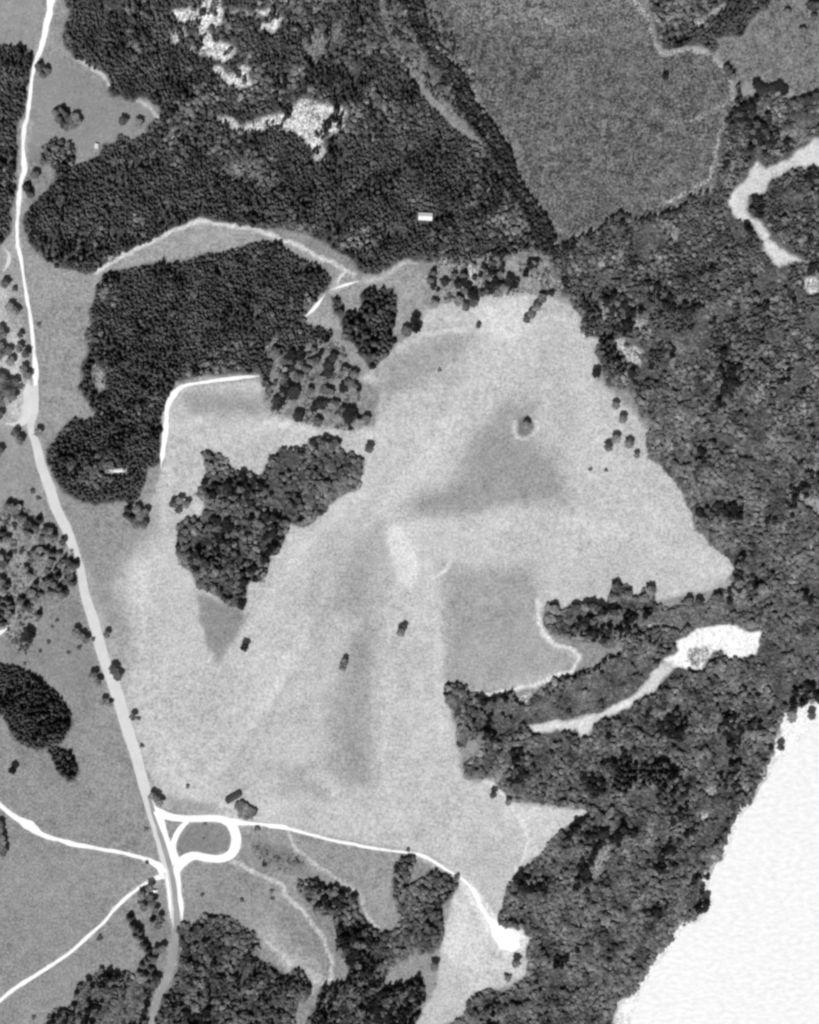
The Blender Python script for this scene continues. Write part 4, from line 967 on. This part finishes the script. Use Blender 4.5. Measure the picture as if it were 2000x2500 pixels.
for (x, y, r, k) in [(150, 660, 4.6, 'k'), (200, 700, 4.4, 'c'), (230, 735, 4.6, 'c'), (195, 780, 4.2, 'c'), (130, 690, 4.0, 'c'), (320, 960, 4.4, 'k'), (290, 980, 4.0, 'k'),
                     (385, 890, 4.2, 'd'), (350, 870, 4.0, 'd'), (470, 860, 4.8, 'k'), (500, 830, 4.6, 'd'), (470, 760, 4.6, 'd'), (530, 780, 4.2, 'd'), (60, 640, 4.4, 'd'),
                     (265, 880, 3.6, 'd'), (400, 960, 4.0, 'd'), (110, 800, 4.0, 'd'), (300, 700, 4.0, 'd')]:
    tree(t1(650, 600, x, y), r * 1.1, k, 'smaller tree among many merged in the scrub thicket beside the meadow', group=G)
# the round clump and friends by the plantation's lower corner
G = 'trees of the round clump below the plantation'
for (x, y) in [(775, 110), (790, 160), (820, 195), (850, 150), (870, 200), (830, 110), (880, 130), (765, 140)]:
    tree(t1(0, 1200, x, y), trng.uniform(4.2, 5.2), 'd' if x > 810 else 'c', 'tree of the isolated round clump below the plantation', group=G)
for (x, y, lab) in [(1045, 75, 'western tree of the little ring northwest of the copse'), (1085, 55, 'northern tree of the little ring northwest of the copse'),
                    (1125, 80, 'eastern tree of the little ring northwest of the copse'), (1080, 110, 'southern tree of the little ring northwest of the copse')]:
    tree(t1(0, 1200, x, y), 4.0, 'd', lab)
# loose grove west of the road
G = 'trees of the loose grove west of the road'
grove = [(60, 80), (85, 100), (110, 120), (125, 150), (150, 170), (175, 200), (165, 235), (180, 265), (120, 95), (215, 210), (240, 170), (280, 235), (310, 240), (330, 260),
         (300, 285), (265, 290), (190, 380), (215, 370), (250, 350), (285, 355), (320, 375), (240, 400), (360, 385), (390, 410), (420, 430), (440, 460), (460, 440), (405, 480), (370, 440),
         (340, 470), (350, 510), (310, 430), (290, 480), (300, 530), (270, 560), (330, 560), (360, 580), (400, 540), (430, 510), (440, 545), (385, 610), (340, 620), (300, 610),
         (220, 560), (200, 610), (225, 640), (250, 610), (160, 470), (175, 510), (20, 250), (10, 290), (50, 290), (10, 400), (60, 390), (30, 440), (15, 540), (50, 560), (30, 600),
         (130, 660), (160, 690), (240, 740), (60, 740)]
for i, (x, y) in enumerate(grove):
    where = ('tree of the slanting upper clump of the loose grove west of the road' if y < 300 and x > 55 else 'tree on the western fringe of the loose grove at the picture edge' if x < 100
             else 'tree of the round dense mass where the loose grove touches the road' if y < 600 and x > 180 else 'tree on the ragged lower side of the loose grove west of the road')
    tree(t1(0, 1200, x, y), trng.uniform(3.2, 4.7), 'd' if (i * 7) % 10 > 3 else 'c', where, group=G)
G = 'black firs on the west edge'
for (x, y) in [(5, 660), (30, 650), (60, 665), (20, 690), (50, 700), (5, 720), (35, 735), (10, 760), (20, 790), (-15, 700), (-15, 750), (65, 690)]:
    tree(t1(0, 1200, x, y), trng.uniform(4.0, 4.8), 'c', 'black fir in the tight clump on the west edge below the grove', group=G)
tree(t1(0, 1200, 385, 305), 3.6, 'd', 'round bush like tree on the road edge beside the grove')
tree(t1(0, 1200, 175, 870), 7.2, 'k', 'dark round tree on the grey scrub above the large oval plantation')
for (x, y, r, lab) in [(345, 775, 2.4, 'small bush below the grove, upper of two'), (317, 815, 2.2, 'small bush below the grove, lower of two'),
                       (295, 905, 2.6, 'small oval bush in the open pasture east of the dark round tree'), (245, 960, 2.2, 'tiny bush at the foot of the scrub patch'),
                       (153, 1036, 2.2, 'tiny dark bush just above the large oval plantation'), (482, 938, 2.8, 'round bush between the two roadside hedge clumps'),
                       (415, 970, 2.4, 'small crescent bush in the pasture west of the road'), (90, 900, 4.0, 'grey spreading bush on the scrub patch'), (160, 940, 4.2, 'grey bush below the dark round tree')]:
    tree(t1(0, 1200, x, y), r, 'b', lab, 'bush')
# roadside hedge trees
for (ox, oy, x, y, r, k, lab) in [
    (0, 1200, 465, 845, 4.4, 'd', 'hedge tree west of the road, first above the bend in the pasture'), (0, 1200, 495, 875, 4.6, 'd', 'hedge tree overlapping the first one above the bend'),
    (0, 1200, 525, 890, 3.8, 'd', 'third hedge tree of the clump above the bend'), (0, 1200, 565, 888, 2.6, 'b', 'small grey bush touching the road from the west'),
    (0, 1200, 648, 858, 3.6, 'd', 'slim hedge tree on the meadow side of the road, uppermost'), (0, 1200, 565, 1105, 4.6, 'd', 'dark hedge tree west of the road beside its bend'),
    (0, 1200, 595, 1145, 4.2, 'd', 'grey hedge tree just below the dark one beside the bend'), (0, 1200, 690, 1070, 5.0, 'd', 'large hedge tree on the meadow side opposite the bend'),
    (0, 1200, 715, 1110, 4.6, 'd', 'second hedge tree on the meadow side opposite the bend'), (0, 1200, 630, 1260, 3.6, 'd', 'small dark tree west of the road below the bend'),
    (0, 1200, 665, 1278, 3.0, 'd', 'small tree touching the road below the bend'), (0, 1200, 805, 1352, 3.6, 'd', 'small dark tree on the meadow side below the bend'),
    (0, 1200, 835, 1365, 2.6, 'b', 'little bush beside the small meadow side tree'), (0, 1200, 855, 1530, 2.8, 'b', 'faint bush on the meadow side further down the road'),
    (0, 1840, 920, 250, 3.8, 'd', 'upper tree of the short hedge above the turning loop'), (0, 1840, 945, 265, 4.0, 'd', 'middle tree of the short hedge above the turning loop'),
    (0, 1840, 968, 292, 3.8, 'd', 'lower tree of the short hedge above the turning loop'),
    (0, 600, 40, 235, 4.6, 'd', 'shrubby tree on the grass strip west of the road, topmost'), (0, 600, 95, 258, 3.8, 'b', 'low bush reaching from the topmost strip tree to the road'),
    (0, 600, 70, 372, 4.4, 'd', 'second shrubby tree on the strip west of the road'), (0, 600, 100, 400, 4.8, 'd', 'tree below the second one on the strip west of the road'),
    (0, 600, 238, 475, 2.8, 'b', 'small bush alone in the grass east of the road'), (0, 600, 130, 540, 3.2, 'd', 'little tree halfway down the strip west of the road'),
    (0, 600, 125, 620, 4.4, 'd', 'upper tree of the lower strip pair west of the road'), (0, 600, 165, 655, 4.4, 'd', 'lower tree of the lower strip pair west of the road'),
    (0, 600, 150, 745, 4.2, 'd', 'tree on the strip just above the lay-by'), (0, 600, 175, 785, 4.4, 'd', 'tree on the strip touching the lay-by'), (0, 600, 130, 848, 3.6, 'b', 'grey bush at the head of the lay-by'),
    (0, 600, 100, 1130, 4.2, 'd', 'tree below the lay-by, upper of two'), (0, 600, 130, 1175, 4.6, 'd', 'tree below the lay-by, lower of two'),
    (0, 600, 240, 1125, 4.2, 'd', 'grey tree on the east side of the road below the lay-by'), (0, 600, 200, 1475, 3.2, 'b', 'slender bush in the pasture above the grove'), (0, 600, 235, 1520, 3.0, 'b', 'bush just north of the grove by the road')]:
    tree(t1(ox, oy, x, y), r, k, lab, 'bush' if k == 'b' else 'tree', 'trees and bushes along the main road')
G = 'trees of the west edge thickets'
for (x, y) in [(10, 510), (30, 540), (5, 550), (10, 610), (30, 640), (60, 640), (10, 660), (5, 790), (30, 800), (60, 830), (20, 850), (50, 880), (80, 870), (10, 900), (90, 910), (60, 930), (20, 950), (100, 830), (75, 700), (5, 1020), (5, 1240)]:
    tree(t1(0, 600, x, y), trng.uniform(4.0, 5.0), 'd', 'tree among many in the thickets on the west edge beside the road strip', group=G)
# top-left clearing
for (x, y, r, k, lab) in [(240, 400, 4.8, 'c', 'dark roadside tree at the top clearing, touching the road'), (280, 425, 5.0, 'c', 'dark roadside tree at the top clearing, behind the first'), (262, 450, 4.2, 'c', 'lowest of the three dark roadside trees at the top clearing'),
                          (745, 735, 4.6, 'd', 'small round tree at the east end of the top clearing, western of two'), (835, 745, 4.6, 'd', 'small round tree at the east end of the top clearing, eastern of two'),
                          (215, 1060, 4.6, 'd', 'tree in the grass pocket by the road below the top clearing'), (165, 1130, 5.0, 'c', 'upper dark tree squeezed between road and north wood'), (185, 1170, 4.6, 'c', 'lower dark tree squeezed between road and north wood')]:
    tree(t1(0, 0, x, y), r, k, lab)
G = 'trees of the oval clump in the top clearing'
for (x, y) in [(345, 680), (360, 715), (385, 745), (400, 690), (420, 730), (440, 760), (470, 740), (455, 710), (410, 770), (375, 665)]:
    tree(t1(0, 0, x, y), trng.uniform(4.2, 5.0), 'd' if x > 400 else 'c', 'tree of the oval clump alone in the top clearing', group=G)
# meadow-side trees of the wooded spur
for (x, y, r, lab) in [(920, 110, 5.0, 'tallest tree jutting into the meadow from the spur'), (905, 160, 4.6, 'tree below the tallest jutting one on the spur'), (975, 150, 5.0, 'second jutting tree on the spur'),
                       (1090, 125, 5.0, 'third jutting tree on the spur, standing apart'), (1060, 165, 4.6, 'tree at the foot of the third jutting one'), (610, 215, 4.6, 'western end tree of the spur, upper'),
                       (600, 265, 4.6, 'western end tree of the spur, middle'), (600, 310, 4.4, 'western end tree of the spur, lower'), (720, 215, 4.6, 'first tree of the dark row on the spur'),
                       (770, 208, 4.6, 'second tree of the dark row on the spur'), (820, 218, 4.6, 'third tree of the dark row on the spur'), (870, 240, 4.4, 'fourth tree of the dark row on the spur'), (925, 238, 4.4, 'last tree of the dark row on the spur'),
                       (1280, 180, 4.4, 'western tree of the dark pair at the meadow tip'), (1330, 190, 4.8, 'eastern tree of the dark pair at the meadow tip'), (1420, 165, 5.4, 'round grey tree near the meadow tip'),
                       (1520, 90, 5.4, 'dark tree at the very tip of the meadow'), (1640, 115, 5.4, 'dark tree east of the meadow tip'), (1585, 290, 4.4, 'dark tree on the slope above the white digging'), (1432, 500, 6.4, 'dark tall tree below the white digging')]:
    tree(Z(1050, 1380, 2.0294, [(x, y)])[0], r, 'd', lab)
# shore bushes
for (x, y, r, lab) in [(1345, 580, 5.6, 'round tree on the pale beach by the water'), (1630, 560, 4.6, 'smaller tree on the beach at the picture edge'), (1195, 1000, 4.2, 'tree at the wood edge where the beach ends')]:
    tree(Z(1700, 1650, 5.75, [(x, y)])[0], r, 'd', lab)
# south: bushes and hedge
for (ox, oy, x, y, r, k, lab) in [
    (0, 1840, 878, 455, 2.8, 'b', 'bush on the verge west of the road opposite the loop'), (0, 1840, 885, 655, 2.4, 'b', 'small bush in the fork of the two white tracks'), (0, 1840, 1218, 852, 2.6, 'b', 'round dark bush alone in the grass below the loop'),
    (0, 1840, 600, 1108, 3.6, 'b', 'bush beside the thin track to the southwest corner'), (0, 1840, 1637, 825, 2.6, 'b', 'upper of two dark bushes inside the curved faint path'), (0, 1840, 1642, 872, 2.4, 'b', 'lower of two dark bushes inside the curved faint path'),
    (0, 1840, 1455, 880, 2.8, 'b', 'grey bush west of the two dark ones in the grass'), (0, 1840, 1592, 668, 2.8, 'b', 'dark bush on the scrubby bank east of the loop, lower'), (0, 1840, 1660, 632, 3.4, 'b', 'dark bush on the scrubby bank east of the loop, upper'),
    (0, 1840, 1550, 450, 3.6, 'b', 'bush against the south side of the meadow road by the loop'), (0, 1840, 1235, 425, 2.4, 'b', 'small bush on the edge of the loop island'), (0, 1840, 1225, 510, 1.8, 'b', 'tiny bush in the middle of the loop island'),
    (0, 1840, 1130, 195, 2.6, 'b', 'faint grey bush in the pale meadow above the loop'), (0, 1840, 205, 1585, 2.8, 'b', 'bush at the bottom of the southwest pasture'),
    (650, 1840, 180, 650, 4.4, 'b', 'dark bushy thorn south of the meadow road'), (650, 1840, 70, 635, 3.0, 'b', 'small bush west of the dark thorn'), (650, 1840, 1365, 240, 3.8, 'd', 'lone tree on the thin pale line at the meadow corner'), (650, 1840, 1455, 285, 3.4, 'd', 'small tree at the wood corner beside the pale fan'),
    (650, 1840, 1012, 1272, 4.6, 'd', 'lone round tree in the south meadow'), (650, 1840, 1500, 1250, 4.6, 'd', 'slim dark tree at the east side of the south meadow'), (650, 1840, 1450, 1340, 5.0, 'b', 'pale grey bush at the foot of the south meadow'),
    (650, 1840, 855, 575, 2.6, 'b', 'little bush on the meadow road at the fork wood tip')]:
    tree(t1(ox, oy, x, y), r, k, lab, 'bush' if k == 'b' else 'tree')
G = 'trees of the dark thicket beside the shed'
for (x, y) in [(1430, 312), (1455, 300), (1480, 315), (1450, 335), (1475, 350), (1505, 335), (1530, 348), (1510, 370), (1480, 378), (1450, 365)]:
    tree(t1(0, 1840, x, y), 3.4, 'd', 'tree of the square thicket beside the dark shed', group=G, tall=0.55)
G = 'trees of the ragged hedge west of the tarmac'
hedge = [(855, 850), (850, 880), (870, 920), (905, 800), (905, 860), (920, 890), (940, 940), (965, 985), (920, 1000), (955, 1030), (785, 985), (800, 1030), (825, 1050), (845, 1070), (820, 1090),
         (850, 1110), (870, 1150), (890, 1180), (910, 1215), (890, 1240), (930, 1240), (860, 1270), (845, 1310), (880, 1330), (850, 1350), (925, 1330), (950, 1360), (980, 1170), (910, 1290), (930, 1380), (940, 1180)]
for i, (x, y) in enumerate(hedge):
    where = ('tree of the twin rows at the top of the hedge wood by the junction' if y < 960 or x > 935 and y < 1040 else 'tree of the black fir tongue halfway down the hedge wood' if y < 1160 else 'tree of the dense lower end of the hedge wood west of the tarmac')
    tree(t1(0, 1840, x, y), trng.uniform(3.4, 4.6), 'c' if 780 < x < 930 and 980 < y < 1350 else 'd', where, group=G)
G = 'trees of the west edge strip'
for (x, y) in [(5, 420), (10, 450), (5, 480), (18, 500), (22, 530), (10, 545), (28, 570), (30, 590), (5, 580), (-20, 500), (-20, 560)]:
    tree(t1(0, 1840, x, y), 3.8, 'd', 'tree of the narrow strip on the west edge below the black round tree', group=G)
# moor corner trees
for (x, y, r, k, lab) in [(940, 575, 4.0, 'c', 'top fir of the slanting row between the moors'), (965, 610, 4.0, 'c', 'middle fir of the slanting row between the moors'), (992, 645, 3.8, 'c', 'lowest fir of the slanting row between the moors'),
                          (1190, 730, 5.0, 'k', 'black tree below the paler moor, westernmost'), (1225, 770, 5.2, 'k', 'black tree below the paler moor, second from west'), (1260, 775, 4.6, 'k', 'black tree overlapping the second one below the paler moor'),
                          (1330, 765, 4.8, 'k', 'black tree below the paler moor after the gap'), (1375, 745, 5.0, 'k', 'black tree topping the row below the paler moor'), (1420, 780, 4.8, 'k', 'black tree ending the cluster below the paler moor'),
                          (1500, 875, 4.6, 'c', 'fir in the dip of the hedge at the east edge'), (1575, 850, 4.4, 'c', 'fir rising out of the hedge dip'), (1630, 840, 4.4, 'c', 'next fir along the east edge hedge'), (1690, 810, 4.6, 'c', 'last fir of the east edge hedge'),
                          (1450, 120, 3.8, 'd', 'small dark tree on the paler moor near the top'), (1660, 45, 5.2, 'c', 'dark fir at the top corner, western'), (1700, 50, 5.0, 'c', 'dark fir at the top corner, eastern'), (1672, 165, 3.8, 'd', 'dark tree near the east edge of the paler moor'),
                          (1572, 278, 4.0, 'd', 'grey round tree alone on the paler moor'), (425, 660, 3.6, 'k', 'single dark bush in the middle of the enclosed moor')]:
    tree(Z(1500, 0, 3.45, [(x, y)])[0], r, k, lab)

# ------------------------------------------------------------------ buildings
def box(cx, cy, z0, z1, sx, sy):
    x0, x1, y0, y1 = cx - sx / 2, cx + sx / 2, cy - sy / 2, cy + sy / 2
    V = [(x0, y0, z0), (x1, y0, z0), (x1, y1, z0), (x0, y1, z0), (x0, y0, z1), (x1, y0, z1), (x1, y1, z1), (x0, y1, z1)]
    return V, [(0, 3, 2, 1), (4, 5, 6, 7), (0, 1, 5, 4), (1, 2, 6, 5), (2, 3, 7, 6), (3, 0, 4, 7)]
def house(name, p, L, Wd, wall_h, rise, rz, wall_m, roof_m, label, cat, windows=3):
    x, y = M([p])[0]; root = empty(name, (x, y, h1(x, y)), rz)
    hl, hw = L / 2, Wd / 2
    V = [(-hl, -hw, -1), (hl, -hw, -1), (hl, hw, -1), (-hl, hw, -1), (-hl, -hw, wall_h), (hl, -hw, wall_h), (hl, hw, wall_h), (-hl, hw, wall_h), (-hl, 0, wall_h + rise), (hl, 0, wall_h + rise)]
    mesh_obj('wall', V, [(0, 1, 5, 4), (1, 2, 6, 9, 5), (2, 3, 7, 6), (3, 0, 4, 8, 7)], wall_m, root)
    e = 0.35; t = 0.15; sl = rise / hw
    rf = None
    for s in (-1, 1):
        a = [(-hl - e, 0, wall_h + rise + 0.06), (hl + e, 0, wall_h + rise + 0.06), (hl + e, s * (hw + e), wall_h - sl * e + 0.06), (-hl - e, s * (hw + e), wall_h - sl * e + 0.06)]
        V = a + [(q[0], q[1], q[2] + t) for q in a]
        rf = mesh_obj('roof', V, [(0, 1, 2, 3), (4, 5, 6, 7), (0, 1, 5, 4), (1, 2, 6, 5), (2, 3, 7, 6), (3, 0, 4, 7)], roof_m, root)
    V, Fc = box(0, 0, wall_h + rise + 0.16, wall_h + rise + 0.32, L + 0.7, 0.3); mesh_obj('ridge_cap', V, Fc, roof_m, rf)
    V, Fc = box(0, -hw - 0.03, 0, 2.0, 0.95, 0.08); mesh_obj('door', V, Fc, M_BARK, root)
    for i in range(windows):
        wx_ = (-0.36 + 0.72 * i / max(1, windows - 1)) * L
        if abs(wx_) < 0.8: continue
        V, Fc = box(wx_, -hw - 0.03, 1.0, 1.9, 0.9, 0.08); w_ = mesh_obj('window', V, Fc, M_WHITE, root)
        V, Fc = box(wx_, -hw - 0.08, 1.08, 1.82, 0.75, 0.04); mesh_obj('pane', V, Fc, M_GLASS, w_)
    return tag(root, label, cat)
house('white_house', t1(650, 0, 958, 1306), 13.0, 6.6, 4.5, 1.6, math.radians(-3), M_WHITE, M_WROOF, 'white roofed house hidden deep in the north wood', 'house', 5)
house('white_shed', t1(0, 600, 715, 1352), 8.5, 2.8, 2.6, 0.6, math.radians(4), M_WHITE, M_WROOF, 'long white roofed shed at the lower end of the plantation', 'shed', 4)
house('dark_shed', t1(0, 1840, 1405, 262), 15.5, 5.4, 3.0, 1.1, math.radians(30), M_STONE, M_DROOF, 'long dark roofed shed standing slantwise above the turning loop', 'shed', 4)
house('small_hut', t1(0, 0, 583, 880), 3.8, 3.0, 2.4, 0.7, math.radians(90), M_WHITE, M_WROOF, 'tiny white hut on the edge of the top clearing', 'hut', 2)

# vehicles parked under the hedge by the tarmac
def vehicle(name, p, L, Wd, Ht, rz, label, cat, hood):
    x, y = M([p])[0]; root = empty(name, (x, y, h1(x, y)), rz)
    hw = Wd / 2; b = 0.35
    prof = [(-L / 2, b), (L / 2, b), (L / 2, b + 0.55), (L / 2 - hood * 0.25, b + 0.7), (L / 2 - hood, b + 0.78), (L / 2 - hood - 0.45, Ht - 0.08), (L / 2 - hood - 0.7, Ht), (-L / 2 + 0.25, Ht), (-L / 2, Ht - 0.25)]
    n = len(prof); V = [(a, -hw, c) for a, c in prof] + [(a, hw, c) for a, c in prof]
    mesh_obj('body', V, [tuple(range(n)), tuple(range(2 * n - 1, n - 1, -1))] + [(k, n + k, n + (k + 1) % n, (k + 1) % n) for k in range(n)], M_WHITE, root)
    q = L / 2 - hood
    mesh_obj('windscreen', [(q + 0.03, -hw * .85, b + 0.82), (q + 0.03, hw * .85, b + 0.82), (q - 0.40, hw * .85, Ht - 0.12), (q - 0.40, -hw * .85, Ht - 0.12)], [(0, 1, 2, 3)], M_GLASS, root)
    for s in (-1, 1):
        V, Fc = box(q - 1.4, s * (hw + 0.01), b + 0.85, Ht - 0.25, 1.1, 0.03); mesh_obj('side_window', V, Fc, M_GLASS, root)
        V, Fc = box(L / 2 + 0.01, s * hw * 0.7, b + 0.25, b + 0.45, 0.05, 0.3); mesh_obj('headlight', V, Fc, M_GLASS, root)
        for ax in (-L * 0.3, L * 0.31):
            Vw = []; Fw = []
            for k in range(14):
                a = k * 2 * math.pi / 14
                Vw += [(ax + 0.34 * math.cos(a), s * (hw - 0.2), 0.34 + 0.34 * math.sin(a)), (ax + 0.34 * math.cos(a), s * (hw + 0.03), 0.34 + 0.34 * math.sin(a))]
            Fw = [(2 * k, 2 * k + 1, (2 * k + 3) % 28, (2 * k + 2) % 28) for k in range(14)] + [tuple(range(0, 28, 2)), tuple(range(27, 0, -2))]
            mesh_obj('wheel', Vw, Fw, M_TYRE, root)
    return tag(root, label, cat)
vehicle('parked_van', t1(0, 1840, 929, 828), 6.2, 2.3, 2.6, math.radians(3), 'white van parked at the top of the hedge by the junction', 'van', 1.1)
vehicle('parked_car', t1(0, 1840, 858, 1139), 4.4, 1.8, 1.5, math.radians(-4), 'small white car parked beside the dark firs of the hedge', 'car', 1.2)
